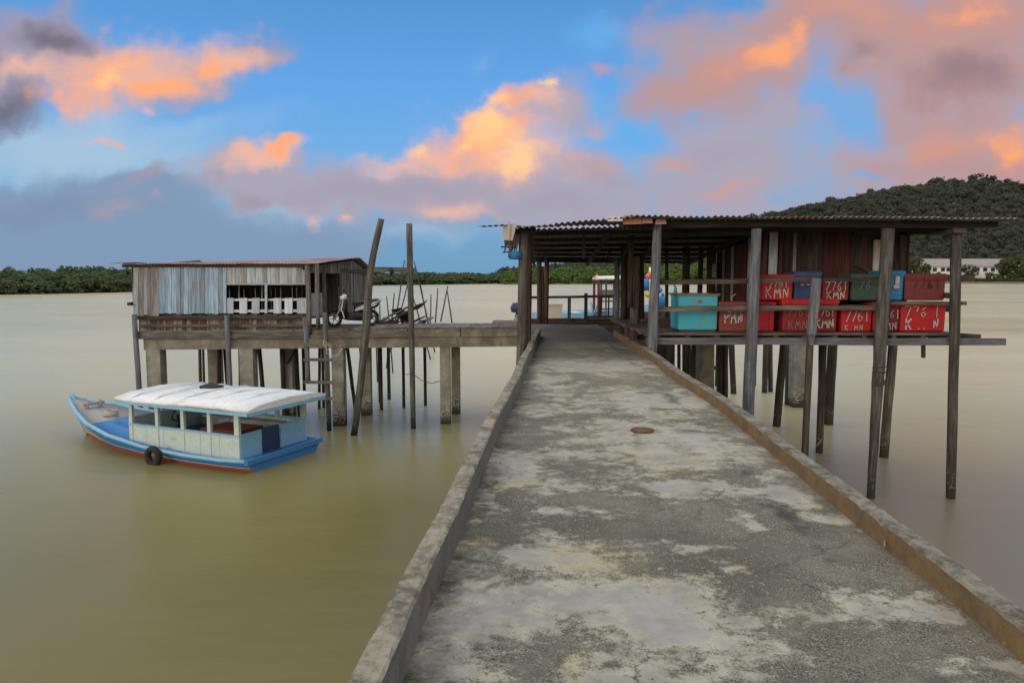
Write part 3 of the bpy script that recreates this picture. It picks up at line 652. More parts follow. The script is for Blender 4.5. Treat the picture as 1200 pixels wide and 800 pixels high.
# =================================================================== LEFT STILT HUT
hut = thing('stilt_hut', JX(260, 0, 2), 'weathered plank hut on stilts with faded blue boards and rusty roof', 'hut')
fn_ = (JX(168, 0)-JX(360, 0)).cross(Vector((0, 0, 1))).normalized()
if fn_.y < 0: fn_ = -fn_           # points away from the camera
TH = fn_*0.025
def planks(mb, x0, x1, y0, y1, wpx, back=0.0, jag=0.9, th=TH, drop=None):
    x = x0
    while x < x1-0.5:
        wd = wpx*random.uniform(.75, 1.3); xe = min(x1, x+wd)
        o = fn_*(back+random.uniform(0, .014))
        ta, bo = y0+random.uniform(-.3, .5), y1+random.uniform(-jag, jag)
        mb.slab(J(x+.12, bo)+o, J(xe-.12, bo+random.uniform(-.2, .2))+o, J(xe-.12, ta)+o, J(x+.12, ta)+o, th, L=Vector((0, 0, 1)))
        x = xe
mb = MB(); planks(mb, 156, 186, 310, 369.5, 5.5); mb.build('wall', M['plank_brown'], hut)
mb = MB(); planks(mb, 186, 265.5, 310.3, 367.5, 5.0, jag=.6); mb.build('wall', M['plank_blue'], hut)
mb = MB(); planks(mb, 265.5, 361, 308.5, 333, 5.0, jag=.25); mb.build('wall', M['plank_white'], hut)
mb = MB()
for x in (266.0, 280.5, 295.0, 320.5, 333.5, 348.0, 356.5):
    wpx = 7.5 if x < 270 else (4.0 if x > 355 else 9.0)
    mb.slab(J(x, 367.3)-TH*0, J(x+wpx, 367.2), J(x+wpx, 349), J(x, 349.3), TH, L=Vector((0, 0, 1)))
mb.slab(J(266, 366)+TH*1.2, J(361, 365.6)+TH*1.2, J(361, 362.5)+TH*1.2, J(266, 363)+TH*1.2, TH*2)
mb.slab(J(266, 352.6)+TH*1.2, J(361, 352.2)+TH*1.2, J(361, 349.8)+TH*1.2, J(266, 350.2)+TH*1.2, TH*2)
mb.build('picket_panel', M['picket'], hut)
wf = MB().bar(J(312, 333.4)-fn_*.02, J(312, 367)-fn_*.02, .075, .05, up=fn_).bar(J(265.6, 333)-fn_*.025, J(361, 332.8)-fn_*.025, .04, .05).build('window_frame', M['plank_white'], hut)
for px_, bk_ in ((276, .4), (302.6, .5)): MB().bar(J(px_, 333.6)+fn_*bk_, J(px_, 350)+fn_*bk_, .038, .038).build('mullion', M['plank_white'], hut)
# skirting under the walls
mb = MB(); planks(mb, 160, 361, 368.5, 388.5, 6.0, back=.16, jag=.3); mb.build('skirting', M['skirt'], hut)
for ya, yb_, bk in ((370.2, 374.6, .04), (380.6, 383.6, .09)):
    MB().slab(J(161, yb_)+fn_*bk, J(361, yb_-.4)+fn_*bk, J(361, ya-.4)+fn_*bk, J(161, ya)+fn_*bk, fn_*.06, L=Vector((1, 0, 0))).build('rail', M['rail'], hut)
MB().slab(J(164, 396.5)-fn_*.10, J(362, 396.0)-fn_*.10, J(362, 388.2)-fn_*.10, J(164, 388.6)-fn_*.10, fn_*.08, L=Vector((1, 0, 0))).build('edge_beam', M['wood_grey'], hut)
MB().slab(J(372, 395.6)-fn_*.10, J(480, 394.8)-fn_*.10, J(480, 387)-fn_*.10, J(372, 387.6)-fn_*.10, fn_*.05, L=Vector((1, 0, 0))).build('edge_beam', M['wood_grey'], hut)
# corners of the hut body
FZ = WZ+0.36
cFL = JX(157, 0, .03); cFR = JX(361.5, 0, .03); cBR = P(432, 330, 27.6); cBR.z = 0; cBL = cFL+(cBR-cFR)
def lift(p, z): return Vector((p.x, p.y, z))
zfe = P(260, 309.5, jy(260)).z; zr = P(417, 302.5, 25.9).z; zbe = P(436, 317.5, 27.8).z
rt = 0.70
cRR = cFR.lerp(cBR, rt); cRL = cFL.lerp(cBL, rt)
MB().slab(lift(cFL, FZ-.06), lift(cFR, FZ-.06), lift(cBR, FZ-.06), lift(cBL, FZ-.06), (0, 0, .06)).build('floor', M['wood_dark'], hut)
def wall_run(mb, a, c, ztop_fn, zbot, wd, t0=0, t1=1, jag=.02):
    L_ = (c-a).length; d = (c-a).normalized(); n = Vector((d.y, -d.x, 0))*.025; s_ = t0*L_
    while s_ < t1*L_-.01:
        e = min(t1*L_, s_+wd*random.uniform(.75, 1.25)); o = n*random.uniform(-.3, .6)
        A, B = a+d*(s_+.004)+o, a+d*(e-.004)+o
        mb.slab(lift(A, zbot+random.uniform(-jag, jag)), lift(B, zbot+random.uniform(-jag, jag)), lift(B, ztop_fn(e/L_)), lift(A, ztop_fn(s_/L_)), n, L=Vector((0, 0, 1))); s_ = e
ztg = lambda t_: (zfe+(zr-zfe)*t_/rt if t_ < rt else zr+(zbe-zr)*(t_-rt)/(1-rt))-.07
mb = MB(); wall_run(mb, cFR, cBR, ztg, FZ, .13, .50, 1.0); mb.build('gable_wall', M['plank_old'], hut)
mb = MB(); wall_run(mb, cFR, cBR, ztg, zfe-.28, .14, .0, .50); mb.build('gable_wall', M['plank_old'], hut)
mb = MB(); wall_run(mb, cBL, cBR, lambda t_: zbe-.05, FZ, .2); mb.build('back_wall', M['plank_old'], hut)
mb = MB(); wall_run(mb, cFL, cBL, ztg, FZ, .2); mb.build('side_wall', M['plank_old'], hut)
mb = MB(); a = cFR.lerp(cBR, .5)
MB().bar(lift(a, FZ), lift(a, zfe-.25), .09, .06).build('door_frame', M['plank_old'], hut); mb.bar(lift(cFR.lerp(cBR, .24), FZ), lift(cFR.lerp(cBR, .24), zfe-.05), .12, .08, up=(0, 1, 0))
mb.build('door_frame', M['plank_old'], hut)
mb = MB(); inn = (cFL-cFR).normalized(); dA = cFR.lerp(cBR, .44); dB = dA+inn*.75+Vector((0, .12, 0))
mb.slab(lift(dA, FZ+.05), lift(dB, FZ+.05), lift(dB, zfe-.3), lift(dA, zfe-.3), (0.03, .03, 0), L=Vector((0, 0, 1)))
mb.build('door', M['wood_dark'], hut)
mb = MB(); wall_run(mb, cFR, cBR, lambda t_: FZ+.75, FZ, .12, .02, .20); mb.build('low_panel', M['plank_brown'], hut)
MB().tube([lift(cFR, WZ-.2)+Vector((.05, -.1, 0)), lift(cFR, zfe-.02)+Vector((.05, -.1, 0))], .085, 8, rough=.06, sub=5).build('corner_post', M['wood_grey'], hut)
MB().tube([lift(cFR, WZ)+Vector((.33, -.05, 0)), lift(cFR, zfe+.02)+Vector((.33, -.05, 0))], .07, 8, rough=.06, sub=5).build('corner_post', M['wood_grey'], hut)
MB().bar(lift(cFR, zfe-.1)+Vector((-.12, -.12, 0)), lift(cBR, zbe-.06)+Vector((.1, .05, 0)), .06, .12).build('eave_beam', M['wood_dark'], hut)
# roof: gentle front slope, steep back slope, mesh of corrugated sheets
ov = (cFL-cFR).normalized()
def roofpt(base, z, side, out): return lift(base, z)+ov*side+Vector((0, out, 0))
mb = MB()
corrugated(mb, roofpt(cFL, zfe+.0, .15, -.22), roofpt(cFR, zfe+.01, -.30, -.22), roofpt(cRR, zr+.02, -.28, 0), roofpt(cRL, zr-.16, .1, 0), .1, .014, 4, jag=.05)
mb.build('roof', M['roof_rust'], hut)
mb = MB()
corrugated(mb, roofpt(cRL, zr-.165, .1, 0), roofpt(cRR, zr+.015, -.28, 0), roofpt(cBR, zbe-.05, -.25, .25), roofpt(cBL, zbe-.2, .1, .25), .1, .014, 3, jag=.04)
mb.build('roof', M['roof_old'], hut)
a = roofpt(cFL, zfe+.06, .12, -.26)
MB().slab(a+Vector((.35, 0, -.02)), a+Vector((.35, .8, -.02)), a+ov*.42+Vector((0, .6, -.03)), a+ov*.42+Vector((0, .1, -.03)), (0, 0, .012)).build('loose_roof_sheet', M['roof_old'], hut)
MB().bar(lift(cFL, zfe-.06)+Vector((-.25, -.04, 0)), lift(cFR, zfe-.045)+Vector((.3, -.04, 0)), .05, .09).build('eave_beam', M['wood_dark'], hut)
MB().bar(J(155, 317)+Vector((0, .25, 0)), J(155, 330)+Vector((0, .25, 0)), .07, .07).build('beam_end', M['wood_dark'], hut); MB().bar(J(152.5, 356)-fn_*.1, J(152.5, 356)+fn_*.6, .1, .1).build('beam_end', M['wood_dark'], hut)
# front stilts
for (x0, y0, x1, y1, r, k) in ((159.5, 368, 164.5, 476, .085, 'wood_blue'), (267.2, 369, 269.5, 452, .09, 'wood_blue')):
    A = J(x0, y0)-fn_*.14; B = G(x1, y1, 0) if False else P(x1, y1, A.y)
    MB().tube([B.lerp(A, -.6), B, A], [r*1.05, r, r*.9], 8, rough=.05, sub=5).build('stilt', M[k], hut)
# back stilts and braces seen between the columns
for (xt, xb, bk, r) in ((234, 235, 2.6, .06), (257, 254, 1.2, .07), (262, 270, 2.2, .06), (281, 281, 3, .06), (303, 312, 1.4, .08), (330, 333, 1.6, .08), (341, 339, 3.0, .06), (346, 352, 1.5, .08), (355, 357, 2.4, .06), (375, 373, 3.2, .06), (378, 379, 3.4, .06),
                        (405, 420, 3.2, .07), (421, 433.5, 3.0, .08), (444, 446, 4.3, .07), (455, 456, 5.0, .07), (238, 239, 4, .05)):
    A = JX(xt, zb+.3, bk)
    q = P(xb, 470, A.y)
    B = Vector((A.x+(q.x-P(xt, 470, A.y).x)*1.6, A.y, -1.2)); A = Vector((P(xt, 400, A.y).x, A.y, zb+.3)); B.x = P(xb, 470, A.y).x
    MB().tube([B, A], [r, r*.9], 7, rough=.06, sub=6).build('stilt', M['wood_dark'], hut)
MB().bar(P(345, 412, 24.5), P(337, 426, 24.5), .06, .06).build('brace', M['wood_dark'], hut)
# ladder
lad = thing('ladder', P(374, 470, 22.4)-Vector((0, 0, 2)), 'crude wooden boat ladder hanging from the jetty edge below the scooter', 'ladder')
yl = 22.55
MB().tube([P(357, 372, yl), P(359.5, 400, yl), P(361, 448, yl)], .075, 8, rough=.05, sub=4).build('side_rail', M['wood_blue'], lad)
MB().tube([P(380.5, 366, yl), P(382.5, 420, yl), P(386, 505, yl)], [.08, .085, .08], 8, rough=.08, sub=5).build('side_rail', M['wood_grey'], lad)
for k, y in enumerate((404, 421.5, 448, 467)):
    MB().bar(P(352 if y < 410 else 356, y-.3, yl-.1), P(389, y, yl-.1), .07, .09).build('rung', M['wood_grey'], lad)
MB().tube([P(380, 398, yl-.12), P(379, 404, yl-.14), P(384, 410, yl-.14), P(388, 404, yl-.12), P(382, 400, yl-.14), P(383, 414, yl-.14), P(388, 418, yl-.1), P(396, 416, yl-.1), P(401, 408, yl-.1)], .014, 5).build('rope', M['rope_pale'], lad)
# leaning pole + upright pole + crossbar
yp = 21.9
fr = thing('mooring_frame', P(450, 480, yp)-Vector((0, 0, 1)), 'tall leaning pole and upright pole tied by a crossbar beside the hut', 'mooring poles')
MB().tube([P(415, 510, yp), P(419, 480, yp), P(429, 385, yp), P(433, 325, yp), P(438, 295, yp), P(447, 256.5, yp)], [.10, .105, .12, .11, .10, .09], 10, rough=.07, sub=3).build('pole', M['wood_pole'], fr)
B = G(484.3, 502, 0)
MB().tube([B+Vector((0.01, 0, -1)), B, P(482, 380, B.y), P(480.5, 322, B.y), P(479.5, 262, B.y)], [.08, .08, .092, .10, .09], 10, rough=.06, sub=3).build('pole', M['wood_pole'], fr)
MB().bar(P(431, 315.5, 22.3), P(487, 316.5, 22.9), .09, .15).build('crossbar', M['wood_grey'], fr)
MB().tube([P(458.5, 313, 22.5), P(459, 318, 22.5), P(458.5, 323, 22.5)], [.035, .06, .03], 7).build('hook', M['black'], fr)
MB().tube([B+Vector((-.09, -.05, 0)), B+Vector((.1, -.02, .06))], .01, 5).build('nail', M['rope'], fr)
a = P(483, 437, B.y-.1); c = P(516, 446.5, 23.3)
tag(MB().tube([a+Vector((-.2, 0, -.05)), a, a.lerp(c, .3)+Vector((0, 0, -.14)), a.lerp(c, .65)+Vector((0, 0, -.16)), c], .012, 5).build('tie_rope', M['rope']), 'thin dark rope sagging from the upright pole to the square column', 'rope')
a = P(434, 317.5, 27.3)
MB().bar(P(430, 319, 26), P(447, 319.5, 26), .08, .09).build('beam_end', M['wood_dark'], hut)
# =================================================================== SCOOTER
sA = P(391.5, 376, 23.55); sB = P(435, 376, 24.2); wb = (Vector((sA.x, sA.y, 0))-Vector((sB.x, sB.y, 0)))
s_rz = math.atan2(wb.y, wb.x); k_ = wb.length/1.24
scoot = thing('motor_scooter', (sB.x, sB.y, WZ), 'white and black step-through scooter parked on the jetty at the hut door', 'scooter', rz=s_rz)
scoot.scale = (k_, k_*.95, k_*1.02)
def wheel(x):
    o = MB().torus((x, 0, .27), .225, .048, (0, 1, 0), 22, 8).build('wheel', M['rubber'], scoot, True)
    mb = MB().torus((x, 0, .27), .17, .014, (0, 1, 0), 20, 6)
    for k in range(5):
        a = k*2*math.pi/5; mb.bar((x, 0, .27), (x+.165*math.cos(a), 0, .27+.165*math.sin(a)), .035, .02)
    mb.tube([(x, -.06, .27), (x, .06, .27)], .035, 8); mb.build('rim', M['metal'], o, True)
wheel(0); wheel(1.24)
def ringz(x, ys_, zs):    # closed section in y-z at x
    return [(x, y, z) for y, z in zip(ys_, zs)]
def sec(x, hw, z0, z1):
    return [(x, -hw*.7, z0), (x, hw*.7, z0), (x, hw, z0+(z1-z0)*.4), (x, hw*.75, z1-.01), (x, 0, z1+.01), (x, -hw*.75, z1-.01), (x, -hw, z0+(z1-z0)*.4)]
MB().loft([sec(-.34, .03, .78, .84), sec(-.2, .11, .62, .83), sec(.1, .14, .5, .78), sec(.4, .14, .42, .74), sec(.56, .10, .40, .66)]).build('tail_fairing', M['black'], scoot, True)
for s_ in (-1, 1): MB().loft([[(-.36, s_*.03, .80), (-.36, s_*.05, .84), (-.36, s_*.02, .84)], [(-.1, s_*.135, .66), (-.1, s_*.15, .78), (-.1, s_*.12, .79)], [(.25, s_*.15, .56), (.25, s_*.165, .70), (.25, s_*.13, .71)], [(.58, s_*.115, .50), (.58, s_*.125, .56), (.58, s_*.10, .56)]], smooth=False).build('tail_trim', M['scoot_white'], scoot, True)
MB().loft([sec(-.24, .08, .82, .87), sec(.0, .13, .77, .86), sec(.3, .14, .73, .82), sec(.55, .11, .70, .79), sec(.62, .05, .69, .75)]).build('seat', M['black'], scoot, True)
MB().loft([sec(-.02, .10, .22, .52), sec(.3, .13, .18, .50), sec(.62, .13, .20, .46), sec(.85, .12, .22, .42)]).build('engine', M['black'], scoot, True)
MB().loft([sec(.5, .15, .24, .30), sec(.9, .17, .24, .31)]).build('footboard', M['black'], scoot, True)
MB().loft([[(.92, -.2, .25), (.92, .2, .25), (.97, .22, .27), (.97, -.22, .27)], [(.93, -.23, .55), (.93, .23, .55), (1.03, .17, .57), (1.03, -.17, .57)], [(.86, -.15, .88), (.86, .15, .88), (.95, .12, .88), (.95, -.12, .88)]]).build('leg_shield', M['black'], scoot, True)
for s_ in (-1, 1): MB().slab((1.045, s_*.20, .50), (1.045, s_*.12, .50), (.965, s_*.06, .86), (.965, s_*.15, .86), (.012, 0, .003)).slab((1.05, s_*.22, .52), (1.02, s_*.235, .52), (.955, s_*.225, .30), (.985, s_*.215, .30), (.006, s_*.006, 0)).build('shield_trim', M['scoot_white'], scoot, True)
MB().loft([[(.86, -.16, .30), (.86, .16, .30), (.90, .17, .30), (.90, -.17, .30)], [(.80, -.14, .80), (.80, .14, .80), (.85, .14, .80), (.85, -.14, .80)]]).build('inner_panel', M['black'], scoot, True)
MB().tube([(.9, 0, .85), (1.08, .07, .52), (1.24, .085, .27)], .025, 7).tube([(1.08, -.07, .52), (1.24, -.085, .27)], .025, 7).build('fork', M['metal'], scoot, True)
MB().loft([[(1.02, -.06, .5), (1.02, .06, .5), (1.02, .06, .53), (1.02, -.06, .53)], [(1.24, -.07, .565), (1.24, .07, .565), (1.24, .06, .59), (1.24, -.06, .59)], [(1.46, -.06, .44), (1.46, .06, .44), (1.48, .05, .46), (1.48, -.05, .46)]]).build('front_mudguard', M['black'], scoot, True)
hb = MB().tube([(.74, -.34, .98), (.84, -.16, .96), (.86, 0, .92), (.84, .16, .96), (.74, .34, .98)], .018, 7).build('handlebar', M['black'], scoot, True)
for s_ in (-1, 1):
    MB().tube([(.83, s_*.2, .97), (.80, s_*.3, 1.12)], .008, 5).sphere((.80, s_*.31, 1.15), .06, 9, 6, (.35, 1.1, .75)).build('mirror', M['black'], hb, True)
MB().loft([sec(.82, .09, .87, 1.0), sec(.9, .13, .85, 1.03), sec(1.0, .09, .86, .97)]).build('head_cowl', M['scoot_white'], scoot, True)
MB().sphere((1.0, 0, .92), .07, 10, 6, (.5, 1.3, .8)).build('headlight', M['lens'], scoot, True)
MB().tube([(.35, -.16, .24), (-.05, -.18, .3), (-.32, -.18, .36)], [.03, .05, .055], 9).build('exhaust', M['metal'], scoot, True)
MB().tube([(.2, .1, .55), (-.02, .13, .27)], .025, 7).build('shock_absorber', M['metal'], scoot, True)
MB().tube([(.35, .12, .2), (.30, .22, .0)], .012, 6).build('kick_stand', M['metal'], scoot, True)
# helmet on the mirror
# =================================================================== BROKEN TIMBER PILE behind the jetty
jl = [((441, 378), (484, 357.5), 25.6, .10, .05, 'long grey plank slanting up behind the jetty poles', 'wood_grey'),
      ((455, 376), (478, 366), 26.2, .9, .03, 'broken pale board propped in the heap behind the jetty', 'plank_brown'),
      ((468, 370), (498, 355), 26.8, .75, .03, 'big splintered board leaning at the back of the heap', 'wood_grey'),
      ((474, 381), (498, 371), 26.4, .35, .03, 'narrow torn plank at the foot of the heap', 'wood_grey'),
      ((440, 381), (462, 377), 25.2, .6, .10, 'dark waterlogged plank lying low beside the scooter', 'wood_dark'),
      ((464, 362), (481, 377), 27.0, .5, .04, 'dark slat crossing the middle of the heap', 'wood_dark')]
for a, c, Y, wd, th, lb, mt in jl:
    A = P(*a, Y); B = P(*c, Y+.5)
    tag(MB().bar(A, B, wd, th, up=(.0, .35, 1), seg=5, wob=.03).build('broken_plank', M[mt]), lb, 'plank', 'broken timber heaped behind the jetty')
hp = MB()
A = P(442, 384.5, 25.9); B = P(500, 384.5, 26.9)
rk = thing('timber_rack', (A.x, A.y, WZ-.1), 'low broken timber rack under the heap of planks behind the jetty', 'rack')
MB().bar(A+Vector((0, 0, -.02)), B, .1, .1).bar(A+Vector((0, 1.1, -.02)), B+Vector((0, 1.1, 0)), .1, .1).build('bearer', M['wood_dark'], rk)
for t_ in (.05, .5, .95):
    q = A.lerp(B, t_); MB().tube([(q.x, q.y+.1, -1), (q.x, q.y+.1, q.z+.3)], .06, 7, rough=.05, sub=4).build('post', M['wood_dark'], rk)
for k in range(9):
    q = A.lerp(B, (k+.5)/9); a1 = random.uniform(-.3, .3)
    MB().bar((q.x-a1, q.y-.1, q.z+.08+random.uniform(0, .10)), (q.x+a1, q.y+1.2, q.z+.12+random.uniform(0, .25)), random.uniform(.08, .2), .03).build('slat', M['wood_dark' if k % 2 else 'wood_grey'], rk)
# fishing stakes
stakes = [((474, 305), (462, 385), 46), ((480.5, 322), (463, 388), 44), ((485.3, 306), (503, 384), 46), ((492, 330), (502, 384), 50), ((483, 345), (494, 384), 42), ((453, 347), (456, 384), 36), ((462, 343), (457.5, 386), 38), ((445, 356), (444.5, 386), 34),
          ((505, 344.5), (504, 380), 0), ((513, 337.5), (510, 378), 0), ((524.7, 335), (516.3, 376.5), 0), ((523.8, 339), (529.5, 378), 0), ((439, 360), (440, 386), 33)]
lbs = ['tall thin stake leaning right at the left of the stake cluster', 'long dark stake crossing behind the upright pole', 'tallest stake leaning left just right of the upright pole', 'thinner stake doubled beside the tallest leaning stake',
       'short stake slanting behind the upright pole foot', 'stubby upright stake rising behind the plank heap', 'stake leaning right behind the plank heap', 'short upright stake nearest the leaning pole',
       'plain upright stake standing alone in open water', 'slightly crooked stake between the lone upright and the crossed pair', 'right-leaning stake of the crossed pair in open water', 'left-leaning stake of the crossed pair in open water', 'shortest stake beside the leaning pole']
for (a, c, Y), lb in zip(stakes, lbs):
    Bp = G(c[0], c[1], 0) if Y == 0 else P(c[0], c[1], Y)
    A = P(a[0], a[1], Bp.y); d = (A-Bp).normalized(); r = .0009*Bp.y
    zz = Bp+d*((-.8-Bp.z)/d.z)
    tag(MB().tube([zz, Bp.lerp(A, .5)+Vector((.02, 0, 0)), A], [r*1.25, r*1.1, r*.8], 6, rough=.08, sub=4).build('fishing_stake', M['wood_dark']), lb, 'stake', 'fishing stakes in the river behind the jetty')
# =================================================================== BLUE CABIN BOAT (left)
phi = R(24); corner = G(286, 557, 0); Wd = 3.0
org = corner+Vector((math.sin(phi), math.cos(phi), 0))*(Wd/2)
bo = thing('cabin_boat', (org.x, org.y, 0), 'blue wooden boat with a white canopy moored below the hut', 'boat', rz=math.pi-phi)
bo.scale = (1.09, 3.0/2.6, 1)
X = [0, .7, 1.8, 3.2, 4.6, 5.7, 6.6, 7.25, 7.7]
HB = [1.22, 1.27, 1.30, 1.28, 1.16, .92, .58, .28, .05]
SH = [.30, .28, .29, .36, .50, .66, .84, .98, 1.12]
WB = [1.05, 1.10, 1.12, 1.05, .86, .55, .24, .05, .0]
WX = [0, 0, 0, 0, -.05, -.14, -.26, -.38, -.55]
def hullring(i, inner=0.0):
    x, hb_, sh, wb_ = X[i], max(HB[i]-inner, .01), SH[i], max(WB[i]-inner, .005)
    kx = WX[i]
    return [(x+kx*1.6, 0, -.35+.3*(i/8)**3), (x+kx*1.3, wb_*.7, -.2+.15*(i/8)**3), (x+kx, wb_, .02), (x+kx*.82, wb_*.84+hb_*.16, .10), (x+kx*.4, wb_*.4+hb_*.6, sh*.62), (x, hb_, sh)]
rings = []
for i in range(9):
    h = hullring(i); rings.append(h+[(p[0], -p[1], p[2]) for p in h[::-1][:-1]])
mb = MB(); n_ = len(rings[0])
bidx = len(mb.v)
for r in rings:
    for p in r: mb.v.append(Vector(p)); mb.r.append(.5)
for i in range(8):
    for k in range(n_-1):
        kk = k if k < 5 else n_-2-k
        if kk <= 2: mi = 1            # red bottom
        else: mi = 2 if i >= 5 else 0
        mb.face([i*n_+k, i*n_+k+1, (i+1)*n_+k+1, (i+1)*n_+k], Vector((1, 0, 0)), .4, mi, True)
mb.face([k for k in range(n_)], Vector((0, 1, 0)), .4, 0)
hull = mb.build('hull', [M['boat_blue'], M['antifoul'], M['boat_grey']], bo, True)
for s_ in (1, -1):
    MB().tube([(X[i]+.02, s_*(HB[i]+.01), SH[i]+.015) for i in range(9)], [.055]*8+[.04], 8, sub=2).build('gunwale', M['sky_blue'], bo, True)
MB().tube([(X[8]-.02, 0, SH[8]+.1), (X[8]-.28, 0, .55), (X[8]-.62, 0, .02)], [.06, .06, .05], 7).build('stem', M['sky_blue'], bo, True)
MB().bar((0.0, -1.24, .28), (0.0, 1.24, .28), .1, .12).build('transom_rail', M['boat_blue'], bo, True)
mb = MB()
for i in range(8):
    d0, d1 = (.05, .05) if i < 5 else (.16, .16)
    mb.v += [Vector((X[i], HB[i]-.02, SH[i]-d0)), Vector((X[i], -HB[i]+.02, SH[i]-d0)), Vector((X[i+1], -HB[i+1]+.02, SH[i+1]-d1)), Vector((X[i+1], HB[i+1]-.02, SH[i+1]-d1))]; mb.r += [.5]*4
    o = len(mb.v)-4; mb.face([o+3, o+2, o+1, o], Vector((1, 0, 0)), .5)
mb.build('deck', M['sky_blue'], bo, True)
CH = .86
for s_ in (1, -1):
    mb = MB()
    for k in range(6):
        x0 = .35+k*.60; mb.box((x0+.295, s_*1.06, .25+(CH-.25)/2), (.59, .04, CH-.25), random.random())
    mb.build('cabin_side', M['cabin'], bo, True)
    for x in (.4, 1.25, 2.1, 2.95, 3.85):
        MB().bar((x, s_*1.06, .26), (x, s_*1.06, 1.55), .10 if x > .5 else .14, .07).build('canopy_post', M['cabin'], bo, True)
    MB().bar((.35, s_*1.065, CH+.02), (3.95, s_*1.065, CH+.02), .07, .05).build('side_rail', M['sky_blue'], bo, True)
MB().box((3.95, 0, .68), (.05, 2.1, .75)).build('cabin_front', M['cabin'], bo, True)
MB().box((.34, .74, .56), (.05, .62, .72)).build('cabin_back', M['sky_blue'], bo, True)
MB().box((.34, -.62, .56), (.05, .86, .72)).build('cabin_back', M['sky_blue'], bo, True)
MB().box((.40, .12, .62), (.04, .58, .60)).build('cabin_door', M['navy'], bo, True)
mb = MB(); rr = []
for x in (-.15, .6, 1.6, 2.6, 3.6, 4.15):
    sag = .03*math.sin(x*1.4); top = 1.60+sag+.03*(x > 3.9)
    rr.append([(x, -1.28, top-.06), (x, 1.28, top-.06), (x, 1.29, top), (x, .9, top+.09), (x, 0, top+.14), (x, -.9, top+.09), (x, -1.29, top)])
mb.loft(rr); cn = mb.build('canopy', M['canopy'], bo, True)
for s_ in (1, -1):
    MB().bar((-.13, s_*1.27, 1.50), (4.1, s_*1.27, 1.51), .03, .09).build('fascia', M['sky_blue'], cn, True)
MB().bar((-.14, -1.24, 1.50), (-.14, 1.24, 1.50), .03, .10).build('fascia', M['sky_blue'], cn, True)
for x in (.55, 1.35, 2.15, 2.95, 3.7):
    MB().tube([(x, -1.27, 1.56), (x, -.9, 1.71), (x, 0, 1.775), (x, .9, 1.71), (x, 1.27, 1.56)], .02, 6).build('roof_batten', M['canopy'], cn, True)
MB().box((1.6, .1, .55), (1.2, .8, .5)).build('engine_box', M['red_brown'], bo, True)
MB().bar((.9, -.95, .75), (3.6, -.95, .75), .35, .05).build('bench', M['plank_brown'], bo, True)
MB().tube([(3.2, .3, .4), (3.2, .3, 1.05)], .04, 7).torus((3.15, .3, 1.05), .2, .018, (1, 0, .3), 16, 6).build('steering_wheel', M['black'], bo, True)
for k, z in enumerate((.10, .19)):
    for s_ in (1, -1): MB().tube([(X[i], s_*(WB[i]+(HB[i]-WB[i])*(.35+.3*k)+.015), .02+(SH[i]-.02)*(.36+.3*k)) for i in range(7)], .014, 5, sub=2).build('rub_strake', M['boat_blue' if k else 'sky_blue'], bo, True)
mb = MB()
for k in range(4): mb.torus((5.95, .1, .78+.03*k), .17-.012*k, .022, (0, 0, 1), 18, 6)
mb.build('rope_coil', M['rope_pale'], bo, True)
MB().box((5.0, 0, .56), (.8, .9, .16)).box((5.0, 0, .66), (.7, .8, .05)).build('hatch', M['boat_blue'], bo, True)
MB().tube([(6.8, .18, .75), (6.8, .18, 1.1)], .05, 8).tube([(6.8, -.18, .75), (6.8, -.18, 1.1)], .05, 8).bar((6.8, -.3, 1.0), (6.8, .3, 1.0), .07, .07).build('mooring_bitt', M['boat_grey'], bo, True)
def bw(x, y, z): return Vector((org.x, org.y, 0))+Matrix.Rotation(math.pi-phi, 3, 'Z')@Vector((x, y, z))
tp = bw(2.95, 1.58, .22)
ty = thing('tyre_fender', tp, 'black car tyre hung as a fender on the side of the blue boat', 'tyre', rz=math.pi-phi)
MB().torus((0, .05, -.02), .20, .085, (0, 1, 0), 22, 9).build('tyre', M['rubber'], ty, True)
MB().tube([(0, .04, .15), (0, -.02, .30)], .015, 6).tube([(-.05, .05, -.25), (-.1, .07, -.4)], .02, 6).build('rope', M['rope_pale'], ty, True)
tp = bw(2.9, -.3, 1.74)
tag(MB().tube([tp+Vector((-.3, 0, 0)), tp+Vector((0, .04, .03)), tp+Vector((.35, 0, 0))], [.05, .10, .05], 8, rough=.1, sub=2).build('net_bundle', M['black']), 'dark rolled net bundle lying on the white boat canopy', 'net')
tp = bw(4.8, .35, .66)
mb = MB().sphere(tp, .26, 12, 8, (1.3, .8, .5)); tag(mb.build('blue_bundle', M['tarp']), 'crumpled blue tarpaulin bundle on the foredeck of the cabin boat', 'bundle')
# =================================================================== RIGHT STILT SHED
shed = thing('stilt_shed', (6, 17, 0), 'dark timber landing shed on piles with a corrugated roof over the walkway end', 'shed')
YB = 20.9
xl0, xl1 = G(757, 391, DZ).x, G(724.5, 377, DZ).x
dx1 = P(1121, 400, D1).x
mb = MB(); yy0 = D1-.05
k = 0
while yy0 < YB:                   # deck planks run along the front edge
    d = random.uniform(.16, .22); y1 = min(YB, yy0+d-.012)
    f0 = (yy0-D1)/(20-D1); xa = xl0+(xl1-xl0)*min(f0, 1.0)+random.uniform(-.08, .05)
    mb.hexa([(xa, yy0, DZ-.045), (dx1+random.uniform(-.1, .15), yy0, DZ-.045), (dx1, y1, DZ-.045), (xa, y1, DZ-.045), (xa, yy0, DZ+random.uniform(-.006, .006)), (dx1+.05, yy0, DZ), (dx1, y1, DZ), (xa, y1, DZ)])
    yy0 += d
mb.build('deck', M['deck_wood'], shed)
for k in range(11):               # joists
    x = P(772+k*34.5, 400, D1).x
    MB().bar((x, D1+.02, DZ-.115), (x+.02, YB, DZ-.115), .1, .135).build('joist', M['wood_grey'], shed)
